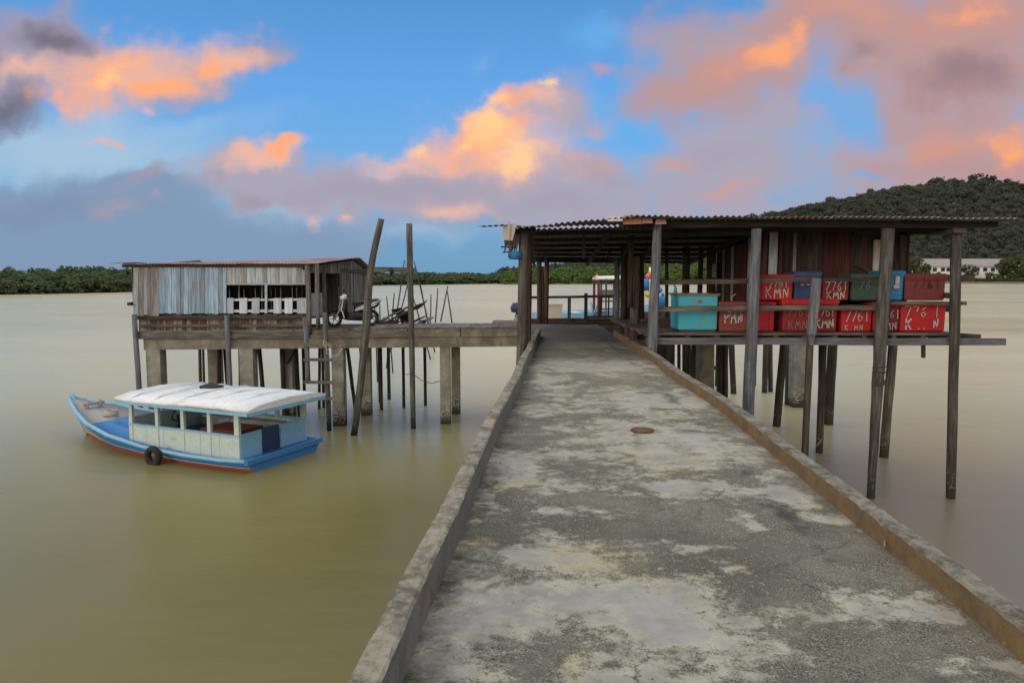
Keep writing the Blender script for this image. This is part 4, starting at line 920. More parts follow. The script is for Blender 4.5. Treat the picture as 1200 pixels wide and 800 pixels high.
for Y in (17.5, 19.5, 21.3): MB().bar((xl0+(xl1-xl0)*min(1, (Y-D1)/(20-D1))+.15, Y, DZ-.24), (dx1, Y, DZ-.24), .12, .12).build('bearer', M['wood_dark'], shed)
# stub posts at the walkway side of the deck
for (px, py, Y) in ((729, 381, 19.3), (735, 385, 18.2), (741, 388, 17.2)):
    x = P(px, py, Y).x; MB().bar((x, Y, WZ+.05), (x, Y, DZ-.05), .12, .12, up=(0, 1, 0)).build('stub_post', M['wood_red'], shed)
MB().bar(P(757, 399.5, D1-.1), P(1178, 400.5, D1-.1), .06, .155, seg=6, wob=.008).build('front_beam', M['wood_blue'], shed)
MB().bar(P(1118, 392.5, D1+.5), P(1149, 394.5, D1+.3), .12, .10).build('beam_end', M['wood_dark'], shed)
MB().bar(P(1082, 401, D1+.1), P(1082, 419, D1+.1), .075, .06).build('hanging_stub', M['wood_dark'], shed)
# front posts
def fpost(pts, r, mt, Y=D1-.2, name='post', rough=.06):
    q = [P(x, y, Y) for x, y in pts]
    d = (q[0]-q[1]).normalized(); foot = q[0]+d*((q[0].z+.8)/max(-d.z, .2))
    return MB().tube([foot]+q, r if isinstance(r, list) else [r]*(len(q)+1), 10, rough=rough, sub=4).build(name, M[mt], shed)
fpost([(610, 440), (611.5, 380), (613, 268)], .105, 'wood_pole', 15.9)
fpost([(617, 440), (618, 380), (620, 268)], .085, 'wood_red', 16.5)
fpost([(763, 420), (766, 360), (771, 260)], [.115, .115, .11, .095], 'wood_blue')
fpost([(876.5, 485), (882, 370), (886.5, 268)], [.12, .125, .125, .105], 'wood_blue')
fpost([(943, 530), (950, 390)], [.075, .075, .075], 'wood_dark', D1-.12)
MB().bar(P(951, 392, D1-.28), P(957, 326, D1-.28), .17, .10, up=(0, 1, 0), seg=3, wob=.006).slab(P(949, 405, D1-.27), P(953, 405, D1-.27), P(956, 390, D1-.27), P(947, 390, D1-.27), (0, .06, 0)).build('rail_post', M['wood_blue'], shed)
fpost([(1021, 575), (1027, 470), (1033, 380), (1041, 268)], [.08, .085, .11, .135, .13], 'wood_pole')
fpost([(1114, 577), (1118, 400), (1121, 268)], [.09, .095, .105, .105], 'wood_pole')
MB().bar(P(1113, 271, D1-.2), P(1128, 271, D1-.2), .3, .10).build('post_cap', M['wood_dark'], shed)
mb = MB()
for y in (430, 436, 447, 450): 
    q = P(1030.3-(y-430)*.06, y, D1-.2); mb.torus(q, .125, .016, (random.uniform(-.3, .3), random.uniform(-.3, .3), 1), 14, 5)
mb.tube([P(1024, 428, D1-.36), P(1031, 440, D1-.36), P(1026, 450, D1-.36)], .014, 5); mb.build('rope_lashing', M['rope'], shed)
# rails
for (a, c, wd, h, Y, mt) in (((770, 331.2), (958, 327.5), .06, .10, D1-.02, 'wood_dark'), ((964, 328), (1032, 326.5), .06, .085, D1+.0, 'wood_dark'), ((769, 362.3), (948, 360.3), .06, .11, D1-.03, 'rail'), ((950, 361), (1030, 360), .06, .10, D1-.03, 'rail'),
                             ((1042, 354.8), (1132, 355.2), .06, .075, D1+.0, 'rail'), ((1106, 346), (1117, 346.5), .08, .12, D1+.3, 'wood_dark'), ((1106, 360), (1117, 361), .08, .20, D1+.5, 'wood_dark'), ((1107, 325.5), (1141, 326), .08, .14, D1+.4, 'wood_dark')):
    MB().bar(P(*a, Y), P(*c, Y), wd, h, seg=5, wob=.006).build('rail', M[mt], shed)
# inner posts holding the roof
def ipost(x, y0, y1, Y, r, mt, x2=None):
    return MB().tube([P(x, y0, Y), P(x2 or x, y1, Y)], [r, r*.92], 9, rough=.04, sub=5).build('post', M[mt], shed)
ipost(632.5, 379, 301, 22.5, .085, 'wood_red', 631.8); ipost(636.3, 379, 312, 22.9, .06, 'wood_red', 635.5); ipost(639.5, 379, 302, 23.6, .085, 'wood_red', 641)
ipost(722, 378, 302, 22.8, .09, 'wood_blue', 723.5); ipost(731, 377.5, 288, 20.6, .10, 'wood_dark'); ipost(736, 377, 288, 21.0, .10, 'wood_red', 737)
ipost(738.5, 360, 268, 18.6, .075, 'wood_red', 739.5); ipost(743.5, 381, 300, 18.9, .13, 'wood_grey', 744.5); ipost(752, 377, 300, 21.3, .09, 'wood_dark', 751)
for (x, Y, r, x2) in ((803, 21.3, .11, 804.5), (819, 21.3, .075, 822), (781.5, 21.4, .05, 781), (833, 21.2, .14, 834)):
    q = P(x, 375, Y); q.z = DZ; e = P(x2, 285, Y); MB().tube([q, e], [r, r], 8, rough=.04, sub=4).build('post', M['wood_dark'], shed)
for (a, c, Y) in (((772, 330), (838, 331), 21.3),): MB().bar(P(*a, Y), P(*c, Y), .06, .10).build('rail', M['wood_dark'], shed)
# braces
for (a, c, Y) in (((739, 283), (730, 300), 18.7), ((717, 288), (712, 302), 22.5), ((622, 288), (622.5, 302), 16.5), ((684, 266), (684, 303), 17.0), ((667, 292), (667, 304), 24.5), ((760, 292), (770, 284), 18.5)):
    MB().bar(P(*a, Y), P(*c, Y), .06, .06, up=(0, 1, 0)).build('brace', M['wood_dark'], shed)
# roof sheets
ZF = P(740, 253.5, 15.4).z
mb = MB()   # front strip, left, rising to the right
corrugated(mb, P(603, 267, 15.35), P(742, 254.0, 15.35), P(752, 263.0, 16.65), P(608, 266, 16.65), .125, .022, 3, jag=.05)
mb.build('roof_sheet', M['roof_old'], shed)
za = P(640, 303.5, 25.2).z
mb = MB(); Fl = P(612, 268.5, 16.7); Fr = P(900, 262.5, 16.7)
Bl = Vector((P(622, 303, 25.4).x, 25.4, za)); Br = Vector((Fr.x+.4, 25.4, za-.04))
corrugated(mb, Fl, Fr, Br, Bl, .125, .022, 6, jag=.03); mb.build('roof_sheet', M['roof_old'], shed)
def RS(px0, px1, py0, py1, Y0, Y1, dz, jag=.06):
    a, c = P(px0, py0, Y0), P(px1, py1, Y0)
    mb = MB(); corrugated(mb, a, c, c+Vector((0, Y1-Y0, -dz)), a+Vector((0, Y1-Y0, -dz)), .125, .022, 3, jag=jag)
    return mb.build('roof_sheet', M['roof_old'], shed)
RS(740, 1060, 253.2, 254.6, 15.3, 21.8, .42); RS(1060.5, 1162, 254.8, 255.6, 15.3, 17.6, .13); RS(1162.5, 1195, 255.5, 256.2, 15.25, 16.4, .06)
for k, f in enumerate((.04, .2, .36, .52, .68, .84, .985)):
    a = Fl.lerp(Bl, f)+Vector((-.1, 0, -.075)); c = Fr.lerp(Br, f)+Vector((0, 0, -.075))
    MB().bar(a, c, .07, .09, seg=4, wob=.01).build('purlin', M['wood_roof_shade'], shed)
for f in (.02, .35, .62, .95):
    a = Fl.lerp(Fr, f)+Vector((0, .1, -.18)); c = Bl.lerp(Br, f)+Vector((0, -.1, -.18)); MB().bar(a, c, .08, .11).build('rafter', M['wood_roof_shade'], shed)
MB().bar(P(604, 270, 15.8), P(628, 268.5, 15.8), .1, .14).build('head_beam', M['wood_roof_shade'], shed)
MB().bar(P(740, 262.5, 15.75), P(1168, 262, 15.75), .1, .16, seg=5, wob=.01).build('head_beam', M['wood_roof_shade'], shed)
MB().bar(P(890, 268, 16.6), P(1141, 267.3, 16.6), .1, .14).build('head_beam', M['wood_roof_shade'], shed)
MB().bar(P(1000, 272.5, 17.2), P(1131, 271.0, 17.2), .1, .14).build('head_beam', M['wood_roof_shade'], shed)
MB().bar(P(768, 275, 16.3), P(880, 272, 16.3), .1, .13).build('head_beam', M['wood_roof_shade'], shed)
# rusty ridge pieces on the eave
for (x0, x1, ya, yb_, mt, Y) in ((712, 730, 253, 259.5, 'scrap', 15.2), (730, 752, 252.2, 263, 'rust', 15.25), (752, 765, 254, 262, 'rust', 15.22), (768, 781, 256, 263, 'rust', 15.2)):
    a, c = P(x0, yb_, Y), P(x1, yb_-.5, Y); u0, u1 = P(x1-1, ya+.3, Y+.25), P(x0+1, ya+.5, Y+.25)
    MB().slab(a, c, u0, u1, (0, .012, .006)).build('rusty_flashing', M[mt], shed)
# wall of the store room
SY = 17.3; zt = ZF-.12
def swall(mb, x0, x1, y0, y1, wpx, Y=SY, L=Vector((0, 0, 1))):
    x = x0
    while x < x1-.3:
        xe = min(x1, x+wpx*random.uniform(.7, 1.35)); o = Vector((0, random.uniform(0, .03), 0))
        A, B = P(x+.15, 380, Y), P(xe-.15, 380, Y)
        top, bot = P(x, y0, Y).z, P(x, y1, Y).z
        mb.slab(lift(A, bot)+o, lift(B, bot)+o, lift(B, top)+o, lift(A, top)+o, (0, .025, 0), L=L); x = xe
mb = MB(); swall(mb, 890, 962, 262, 384, 8); swall(mb, 994, 1020, 262, 384, 9); swall(mb, 1034, 1060, 262, 384, 7); mb.build('wall', M['wall_dark'], shed)
mb = MB(); swall(mb, 962, 994, 264, 384, 16); mb.build('wall', M['panel_red'], shed)
mb = MB(); swall(mb, 1020, 1034, 281, 330, 20, SY-.05); mb.build('wall_panel', M['panel_pale'], shed)
mb = MB(); swall(mb, 1020, 1034, 262, 384, 7, SY+.03); mb.build('wall', M['wall_dark'], shed)
mb = MB(); swall(mb, 899, 909, 270, 330, 12, SY-.05); swall(mb, 927, 931, 268, 325, 6, SY-.05); mb.build('batten', M['plank_brown'], shed)
mb = MB(); swall(mb, 892.5, 897, 270, 330, 6, SY-.05); swall(mb, 911, 914, 270, 330, 6, SY-.05); mb.build('batten', M['panel_red'], shed)
MB().bar(P(1001, 309, SY-.12), P(1017, 317.5, SY-.10), .06, .05).build('slanting_batten', M['wood_dark'], shed)
xw = P(888, 380, SY).x
mb = MB(); y0_ = SY
while y0_ < YB-.1:
    e = y0_+random.uniform(.14, .30); g_ = random.random() < .22
    if not g_: mb.slab((xw+random.uniform(0, .03), y0_+.01, DZ), (xw, e-.01, DZ), (xw, e-.01, zt+.02-(e-15.4)*.065), (xw, y0_+.01, zt+.02-(y0_-15.4)*.065), (.025, 0, 0), L=Vector((0, 0, 1)))
    y0_ = e
mb.build('side_wall', M['wall_dark'], shed)
MB().slab((xw-.03, 18.2, DZ), (xw-.03, 19.0, DZ), (xw-.03, 19.0, zt-.3), (xw-.03, 18.2, zt-.3), (.02, 0, 0), L=Vector((0, 0, 1))).build('door', M['panel_red'], shed)
for Yq in (17.55, 17.95, 19.3, 20.1): MB().bar((xw-.04, Yq, DZ), (xw-.04, Yq, zt-.2), .05, .06, up=(0, 1, 0)).build('batten', M['plank_brown'], shed)
xr_ = P(1060, 380, SY).x
mb = MB(); mb.slab((xw, YB, DZ), (xr_, YB, DZ), (xr_, YB, zt-.45), (xw, YB, zt-.45), (0, .03, 0)); mb.slab((xr_, SY, DZ), (xr_, YB, DZ), (xr_, YB, zt-.42), (xr_, SY, zt-.13), (.03, 0, 0)); mb.build('back_wall', M['wall_dark'], shed)
MB().bar(P(1056.5, 384, SY-.1), P(1057.5, 262, SY-.1), .14, .1, up=(0, 1, 0)).build('post', M['wood_dark'], shed)
tg_ = P(841.5, 317, 19.6); tg_.x = xw-.07
tag(MB().slab((xw-.10, 20.55, P(841, 325, 20.6).z), (xw-.10, 20.95, P(841, 325, 20.6).z), (xw-.10, 20.95, P(841, 309, 20.6).z), (xw-.10, 20.55, P(841, 309, 20.6).z), (-.03, -.02, 0)).build('hanging_board', M['panel_pale']), 'small pale board hanging on the dark side wall of the shed', 'board')
# piles under the deck
def pile(xt, xb, yb_, r, mt='wood_dark', name='pile', Y=None, sq=False):
    Yd = G(xb, yb_, 0).y if Y is None else Y
    A = P(xt, 402, Yd); A.z = DZ-.2; B = P(xb, yb_, Yd) ; d = (A-B)
    B2 = B-d*((B.z+1.0)/d.z)
    if sq: MB().bar(B2, A, r*2, r*2, up=(0, 1, 0)).build(name, M[mt], shed)
    else: MB().tube([B2, A], [r*1.02, r], 8, rough=.04, sub=6).build(name, M[mt], shed)
pile(1047, 1035.5, 535, .12, 'wood_grey'); pile(965, 960, 530, .10, 'wood_dark'); pile(976, 970.5, 497, .16, 'wood_dark'); pile(920, 910, 499, .13)
pile(935, 934, 476, .25, 'conc_col', 'column', sq=True); pile(926, 924, 474, .15); pile(901, 903, 459, .10); pile(897.5, 896, 460, .12); pile(884, 884, 451, .08)
pile(854.5, 859.5, 461, .12); pile(846.5, 846, 470, .19, Y=24); pile(841.5, 840, 452, .09)
pile(826, 826, 440, .21, 'conc_col', 'column', Y=20.5, sq=True); pile(816.5, 815.5, 440, .16, 'wood_dark', Y=21.5)
for x, Y, r in ((771.5, 24, .06), (777, 22, .10), (780, 23.5, .1), (786, 24, .12), (795, 24.5, .06), (801, 23, .06), (806, 22.5, .09), (848, 21, .05), (768, 26, .07), (960, 24, .05)): pile(x, x+.6, 440, r, Y=Y)
MB().bar(P(830, 424, 25), P(838.5, 432, 25), .12, .09).build('brace', M['wood_dark'], shed)
MB().tube([P(1007-51, 523, 19.6), P(960, 519, 19.6), P(962, 514, 19.6)], .02, 5).build('hook', M['metal'], shed)
# far-end railing, beam
er = thing('end_railing', (1.8, 25.2, WZ), 'open timber railing across the far end of the walkway', 'railing')
MB().bar(P(619, 348.5, 25.1), P(722, 346.8, 25.1), .08, .09, seg=4, wob=.01).build('top_rail', M['wood_dark'], er)
for x in (667, 686.5): MB().bar(P(x, 375, 25.1), P(x+.2, 343.5 if x > 680 else 347.5, 25.1), .11, .09, up=(0, 1, 0)).build('rail_post', M['wood_dark'], er)
MB().bar(P(687, 371.5, 25.05), P(722, 371, 25.05), .07, .08).build('low_rail', M['wood_dark'], er)
MB().bar(P(703, 372, 25.05), P(704, 347.5, 25.05), .12, .08, up=(0, 1, 0)).bar(P(713, 371, 25.05), P(713.5, 347.5, 25.05), .05, .05, up=(0, 1, 0)).build('rail_post', M['wood_dark'], er)
a = P(618, 379, 25.25); c = P(724, 379, 25.25)
tag(MB().bar((a.x-.3, 25.35, WZ+.07), (c.x+.1, 25.35, WZ+.09), .25, .2, seg=4, wob=.01).build('end_beam', M['wood_dark']), 'thick dark timber beam lying across the end of the walkway', 'beam')
q = P(649, 375, 25.9)
fb = thing('foam_box', (q.x, 25.9, WZ), 'grey-white foam fish box standing behind the end beam', 'box')
MB().box((q.x, 25.9, WZ+.34), (.56, .45, .54)).build('body', M['foam'], fb); MB().box((q.x, 25.9, WZ+.645), (.60, .49, .07)).build('lid', M['foam'], fb)
mb = MB().box((q.x+.3, 26.3, WZ-.03), (5, 1.6, .09)); tag(mb.build('landing_stage', M['deck_wood']), 'low plank landing stage beyond the end beam', 'landing')
# torn things hanging at the roof corner
A = P(589, 280, 15.6)
tag(MB().slab(P(588.5, 281, 15.5), P(600.5, 282, 15.45), P(606, 261, 15.6), P(590, 264, 15.6), (0, .01, 0)).slab(P(595, 281, 15.42), P(597, 281.5, 15.42), P(597.5, 259, 15.55), P(595.5, 259, 15.55), (0, .02, 0)).build('bent_roof_sheet', M['scrap']), 'bent rust-streaked metal sheet hanging at the left roof corner', 'metal sheet')
mb = MB(); corrugated(mb, P(559.5, 265.2, 15.5), P(594, 263.2, 15.5), P(596, 264.6, 16.3), P(566, 265.8, 16.3), .13, .012, 2); tag(mb.build('overhanging_sheet', M['roof_old']), 'thin corrugated strip sticking out left from the roof corner', 'metal sheet')
mb = MB(); r3 = random.Random(5)
for k in range(11):
    x = 594.5+k*1.35; yb3 = 281+r3.uniform(0, 17)+(6 if 4 < k < 9 else 0); sw = -2.0*(yb3-270)/20
    pts = [P(x, 264, 15.7+k*.03), P(x+sw*.3, 273, 15.75+r3.uniform(0, .1)), P(x+sw*.8, (273+yb3)/2, 15.75+r3.uniform(0, .12)), P(x+sw*1.6+r3.uniform(-1, 1), yb3, 15.8+r3.uniform(-.05, .1))]
    for p, q, w0, w1 in zip(pts, pts[1:], (.05, .045, .035), (.045, .035, .006)):
        mb.slab(p+Vector((-w0, 0, 0)), p+Vector((w0, .02, 0)), q+Vector((w1, .02, 0)), q+Vector((-w1, 0, 0)), (0, .012, 0), rnd=r3.random())
tag(mb.build('torn_cloth', M['cloth']), 'torn brown cloth hanging in tatters from the left roof corner', 'cloth')
mb = MB(); rg = []
for (x, y, wd) in ((604, 295, .14), (604.5, 299, .16), (604, 304, .13)):
    p = P(x, y, 15.8); rg.append([(p.x-wd, p.y, p.z), (p.x, p.y-.05, p.z+.02), (p.x+wd, p.y, p.z), (p.x, p.y+.05, p.z)])
mb.loft(rg); tag(mb.build('tarp_scrap', M['tarp']), 'bright blue tarpaulin scrap below the torn cloth', 'tarpaulin')
tag(MB().bar(P(587, 289.5, 16), P(603, 288.7, 16), .03, .03).bar(P(589, 295.3, 16), P(602, 295.0, 16), .025, .025).build('stick', M['wood_dark']), 'pair of thin sticks poking out of the torn cloth', 'stick')
# =================================================================== CRATES
STROKES = {'7': [[(0, 1), (.75, 1), (.25, 0)]], '6': [[(.65, .95), (.25, .7), (.08, .3), (.3, 0), (.6, .12), (.62, .4), (.35, .5), (.12, .3)]], '1': [[(.4, 1), (.4, 0)]],
           'K': [[(.1, 1), (.1, 0)], [(.75, 1), (.12, .45)], [(.25, .55), (.8, 0)]], 'M': [[(.02, 0), (.15, 1), (.45, .35), (.75, 1), (.9, 0)]], 'N': [[(.08, 0), (.1, 1), (.72, 0), (.74, 1)]],
           ' ': [], '.': [[(.3, .05), (.4, .05)]], '-': [[(.1, .5), (.6, .5)]]}
def letters(mb, text, x, y, z, size, adv, sw, jit=.03, fade=0.0, rg_=None):
    for ch in text:
        for st in STROKES[ch]:
            pts = [Vector((x+(a+random.uniform(-jit, jit))*size*.72, y, z+(c+random.uniform(-jit, jit))*size)) for a, c in st]
            for p, q in zip(pts, pts[1:]):
                if random.random() < fade: continue
                if fade > 0 and random.random() < fade: q = p.lerp(q, random.uniform(.4, .8))
                d = (q-p).normalized(); mb.bar(p-d*sw*.3, q+d*sw*.3, sw*random.uniform(.62, .98), .003, random.random(), up=(0, 1, 0))
        x += adv
CW = 1.2
def crate(name, x0, x1, yt, yb_, Y, depth, mt, label, cat='crate', group='fish crates stacked on the shed deck', z0=None, lid=None, lidh=.07, lines=(), mark='white_mark', fade=0.0, lift_lid=0.0, rim=True, open_=False):
    a, c = P(x0-(CW if cat == 'crate' else 0)*.5, yb_, Y), P(x1+(CW if cat == 'crate' else 0), yb_, Y); zb_ = a.z if z0 is None else z0; ztp = P(x0, yt, Y).z
    W_, H = c.x-a.x, ztp-zb_
    r = thing(name, ((a.x+c.x)/2, Y+depth/2, zb_), label, cat, group)
    bh = H-(lidh if lid else 0); mb = MB(); tp = .018
    def ring(z, e, n=3):
        x_, y_ = W_/2-e, depth/2-e; r_ = .035; out = []
        for sx_, sy_, a0 in ((1, -1, -90), (1, 1, 0), (-1, 1, 90), (-1, -1, 180)):
            for k in range(n+1):
                an = R(a0+90*k/n); out.append((sx_*(x_-r_)+r_*math.cos(an), sy_*(y_-r_)+r_*math.sin(an), z))
        return out
    rs = [ring(0.005, tp+.02), ring(.03, tp), ring(bh*.5, tp*.5+.006), ring(bh-.055, .012), ring(bh-.05, -.0), ring(bh-.002, -.0)]
    if open_: rs += [ring(bh-.001, .03), ring(.06, .06)]
    mb.loft(rs, smooth=False)
    body = mb.build('body', M[mt], r, True)
    if rim:
        mb = MB()
        for sx_ in (-.30, .30): mb.box((sx_*W_, -depth/2+.012, bh*.48), (.03, .03, bh*.8))
        if not lines: mb.build('rib', M[mt], r, True)
        for sx_ in (-1, 1): MB().box((sx_*(W_/2+.012), 0, bh*.80), (.035, .20, .045)).build('handle', M[mt], r, True)
        MB().bar((-W_/2+.03, -depth/2+.004, bh*.94), (W_/2-.03, -depth/2+.004, bh*.94), .03, .022).build('rim_band', M[mt], r, True)
    if lid:
        mb = MB(); l = bh+lift_lid
        mb.loft([ring(l, -.02), ring(l+lidh*.75, -.022), ring(l+lidh, .015)], smooth=False); ld = mb.build('lid', M[lid], r, True)
        MB().box((0, -depth/2-.024, l+lidh*.15), (.10, .02, .05)).build('latch', M[lid], ld, True)
    for (text, zf, size, xf, adv, sw) in lines:
        mb = MB(); letters(mb, text, -W_/2+xf*W_, -depth/2-.004+tp*(.6-.55*zf), zf*H, size, adv, sw, fade=fade)
        if mb.v: mb.build('painted_mark', M[mark], r, True)
    return r
YL = 16.05
# turquoise chest
tc = crate('ice_chest', 794, 841.5, 344.5, 387.5, YL, .85, 'teal', 'big turquoise chest with a rusty rim at the left end of the shed deck', 'chest', 'fish crates stacked on the shed deck', z0=DZ+.035, rim=False)
x0_, x1_ = P(794, 387, YL).x, P(841.5, 387, YL).x; ztp_ = P(794, 344.5, YL).z-DZ-.035
mb = MB(); hw = (x1_-x0_)/2+.012
for (p, q) in (((-hw, -.43), (hw, -.43)), ((hw, -.43), (hw, .43)), ((hw, .43), (-hw, .43)), ((-hw, .43), (-hw, -.43))): mb.bar((*p, ztp_-.012), (*q, ztp_-.012), .035, .035)
mb.build('rim', M['rust'], tc, True)
MB().bar((-hw+.06, -.39, -.02), (hw-.06, -.39, -.02), .05, .035).bar((-hw+.06, .39, -.02), (hw-.06, .39, -.02), .05, .035).build('skid', M['wood_dark'], tc, True)
MB().tube([(.03, -.44, ztp_-.16), (.03, -.40, ztp_-.16)], .035, 10).build('drain_plug', M['rust'], tc, True)
L2 = lambda s1=.19, a1=.125, s2=.17, a2=.155: (('7761', .50, s1, .14, a1, .022), ('KMN', .12, s2, .16, a2, .026))
zl = DZ+.005
crate('fish_crate', 843, 875, 353.5, 388, YL, .62, 'red_brown', 'faded brown-red crate marked KMN right beside the turquoise chest', z0=zl, lid='red_brown', lines=(('761', .45, .14, .3, .12, .016), ('KMN', .30, .17, .18, .15, .034)), fade=.05)
crate('fish_crate', 878, 907, 353.5, 387, YL, .62, 'red', 'plain red crate without writing behind the blue-grey post', z0=zl, lid='red_dark')
crate('fish_crate', 917, 952, 350.5, 387, YL, .62, 'red_dark', 'dark red crate with thin faded 7761 and a bright red lid', z0=zl, lid='red', lines=(('7761', .47, .22, .14, .125, .015), ('KMN', .09, .18, .2, .155, .016)), mark='grey_mark', lidh=.11)
crate('fish_crate', 954, 980.5, 350.5, 386.5, YL, .62, 'red_dark', 'red crate with bold white MN half hidden behind the short rail post', z0=zl, lid='red', lines=(('761', .48, .2, .25, .11, .02), ('KMN', .13, .18, .06, .15, .034)), lidh=.10)
crate('fish_crate', 986, 1021, 358.5, 386, YL, .62, 'red', 'bright red crate with large broken white 761 and faint letters below', z0=zl, lid='red_dark', lines=(('7761', .40, .26, .10, .14, .022), ('K.MN', .06, .12, .12, .11, .014)), fade=.05)
crate('fish_crate', 1023, 1053.5, 354, 385.5, YL, .62, 'red_dark', 'red crate behind the thick pale post, ending in white 61 and N', z0=zl, lid='red_dark', lines=(('7761', .46, .18, .2, .125, .022), ('KMN', .08, .16, .25, .14, .022)), fade=.04)
crate('fish_crate', 1055, 1107.5, 356, 384.5, YL, .65, 'red', 'widest bright red crate of the bottom row with spaced 7761', z0=zl, lid=None, lines=(('776', .52, .24, .10, .17, .026), ('1', .52, .24, .72, .1, .026), ('K', .10, .22, .12, .2, .042), ('..', .10, .12, .38, .12, .03), ('N', .16, .18, .72, .2, .03)), fade=.03)
YU = 16.12
zu = P(900, 352.3, YU).z
crate('fish_crate', 893, 928.5, 321.5, 352, YU, .6, 'red', 'red crate with large white KMN at the left end of the top row', z0=zu, lid='red_dark', lines=(('7761', .52, .18, .2, .115, .03), ('KMN', .12, .22, .12, .19, .028)), fade=.05)
crate('fish_crate', 931, 960.5, 318, 352, YU, .6, 'navy', 'dark blue crate between two red crates on the top row', z0=zu, lid='navy', lidh=.10, lines=(('--', .45, .12, .25, .13, .03),), fade=0)
crate('fish_crate', 964, 994.5, 327, 352, YU, .6, 'red_dark', 'dark red crate with grey-white 7761 KMN right of the blue crate', z0=zu, lid=None, lines=(('7761', .48, .19, .1, .13, .024), ('KMN', .08, .17, .16, .15, .028)))
crate('fish_crate', 998, 1030, 321, 352, YU, .6, 'green_dark', 'dark green crate with dim lettering in the middle of the top row', z0=zu, lid='green_dark', lines=(('76', .42, .2, .25, .15, .018),), mark='grey_mark', fade=.2)
bc = crate('fish_crate', 1033, 1058, 317, 352, YU-.05, .6, 'blue', 'bright blue crate with a white sticker behind the thick pale post', z0=zu, lid='blue', lidh=.09, lines=(('...', .25, .10, .5, .06, .02),))
wdt = P(1058, 352, YU-.05).x-P(1033, 352, YU-.05).x
MB().slab((wdt*.08, -.312, .36), (wdt*.28, -.312, .36), (wdt*.28, -.312, .54), (wdt*.08, -.312, .54), (0, -.004, 0)).slab((wdt*.0, -.312, .27), (wdt*.3, -.312, .27), (wdt*.27, -.312, .35), (wdt*.03, -.312, .35), (0, -.004, 0)).build('sticker', M['white_mark'], bc, True)
crate('fish_crate', 1060, 1107, 320.5, 353, YU, .62, 'maroon', 'maroon crate with black 7761 at the right end of the top row', z0=zu, lid='maroon', lidh=.10, lines=(('7761', .45, .21, .2, .16, .024),), mark='black_mark')
# bent wire on the brown crate
q = P(858, 353, YL+.1)
tag(MB().tube([q, q+Vector((-.01, 0, .10)), q+Vector((.08, 0, .17))], .009, 5).build('wire', M['rope_pale']), 'bent pale wire standing on the lid of the faded brown-red crate', 'wire')
q = P(791, 344, YL+.5)
tag(MB().tube([q, q+Vector((.01, 0, .12)), q+Vector((-.02, 0, .2))], [.05, .035, .02], 7, rough=.1).build('bottle', M['bteal']), 'small green bottle standing on the turquoise chest', 'bottle')
# =================================================================== BOATS BEYOND THE END
def small_hull(mb, L_, Bm, z0, sh, nose=True, mi=0, mi2=1):
    xs_ = np.linspace(0, L_, 8); rings = []
    for i, x in enumerate(xs_):
        t_ = x/L_; wd = Bm/2*(1-(max(0, t_-.45)/.55)**2.2*.96); s_ = sh*(1+.35*t_**2)
        rings.append([(x, 0, z0), (x, wd*.75, z0+.1), (x, wd, z0+s_), (x, wd*.9, z0+s_), (x, wd*.7, z0+.25), (x, 0, z0+.2), (x, -wd*.7, z0+.25), (x, -wd*.9, z0+s_), (x, -wd, z0+s_), (x, -wd*.75, z0+.1)])
    mb.loft(rings, mi=mi)
# sky-blue boat with outboard
q = P(615, 372, 31); bl = thing('open_boat', (q.x, 31, 0), 'light blue open boat with a dark outboard lying beyond the roof posts', 'boat', rz=R(14))
mb = MB(); small_hull(mb, 6.0, 1.8, 2.3, .95); hl = mb.build('hull', M['sky_blue'], bl, True)
MB().box((2.9, 0, 2.36), (4.2, 1.2, .3)).build('keel_band', M['maroon'], bl, True)
MB().bar((.9, -.7, 3.22), (.9, .7, 3.22), .25, .04).bar((2.4, -.75, 3.25), (2.4, .75, 3.25), .25, .04).build('thwart', M['white_paint'], bl, True)
om = MB().loft([[(-.55, -.16, 3.3), (-.1, -.16, 3.3), (-.1, .16, 3.3), (-.55, .16, 3.3)], [(-.6, -.18, 3.5), (-.05, -.18, 3.52), (-.05, .18, 3.52), (-.6, .18, 3.5)], [(-.5, -.12, 3.7), (-.12, -.12, 3.72), (-.12, .12, 3.72), (-.5, .12, 3.7)]]).build('outboard', M['navy'], bl, True)
MB().tube([(-.3, 0, 3.35), (-.45, 0, 2.9), (-.75, 0, 2.5)], [.07, .06, .05], 7).build('outboard_leg', M['metal'], om, True)
# stage for the blue boat is the water; hull sits low behind the jetty
# fishing boat with frame wheelhouse
q = P(697, 372, 30.0)
fbt = thing('fishing_boat', (q.x, 30, 0), 'fishing boat with an open frame wheelhouse and pale roof beyond the end railing', 'boat')
ox = 0.0
def fx(px, Y=30.0): return P(px, 372, Y).x-q.x
zd = P(700, 374, 30).z
mb = MB(); xs_ = [fx(686), fx(698), fx(720), fx(745), fx(768), fx(790)]; rings = []
for i, x in enumerate(xs_):
    wd = [1.0, 1.25, 1.4, 1.35, .8, .06][i]; s_ = [.1, .05, 0, .05, .3, .55][i]
    kb = [-.4, -.4, -.4, -.2, zd-.75, zd-.35][i]
    rings.append([(x, 0, kb), (x, wd*.8, kb+.1), (x, wd, zd+s_), (x, wd*.93, zd+s_), (x, wd*.9, zd-.1), (x, -wd*.9, zd-.1), (x, -wd*.93, zd+s_), (x, -wd, zd+s_), (x, -wd*.8, kb+.1)])
mb.loft(rings, smooth=False); mb.build('hull', M['wood_dark'], fbt, True)
zr_ = P(700, 327.5, 30).z
for x in (698.5, 707, 722, 735):
    for yy_ in (-.8, .8): MB().bar((fx(x), yy_, zd-.1), (fx(x), yy_, zr_), .10 if x < 700 else .07, .08, up=(0, 1, 0)).build('cabin_post', M['maroon' if x < 700 else 'wood_grey'], fbt, True)
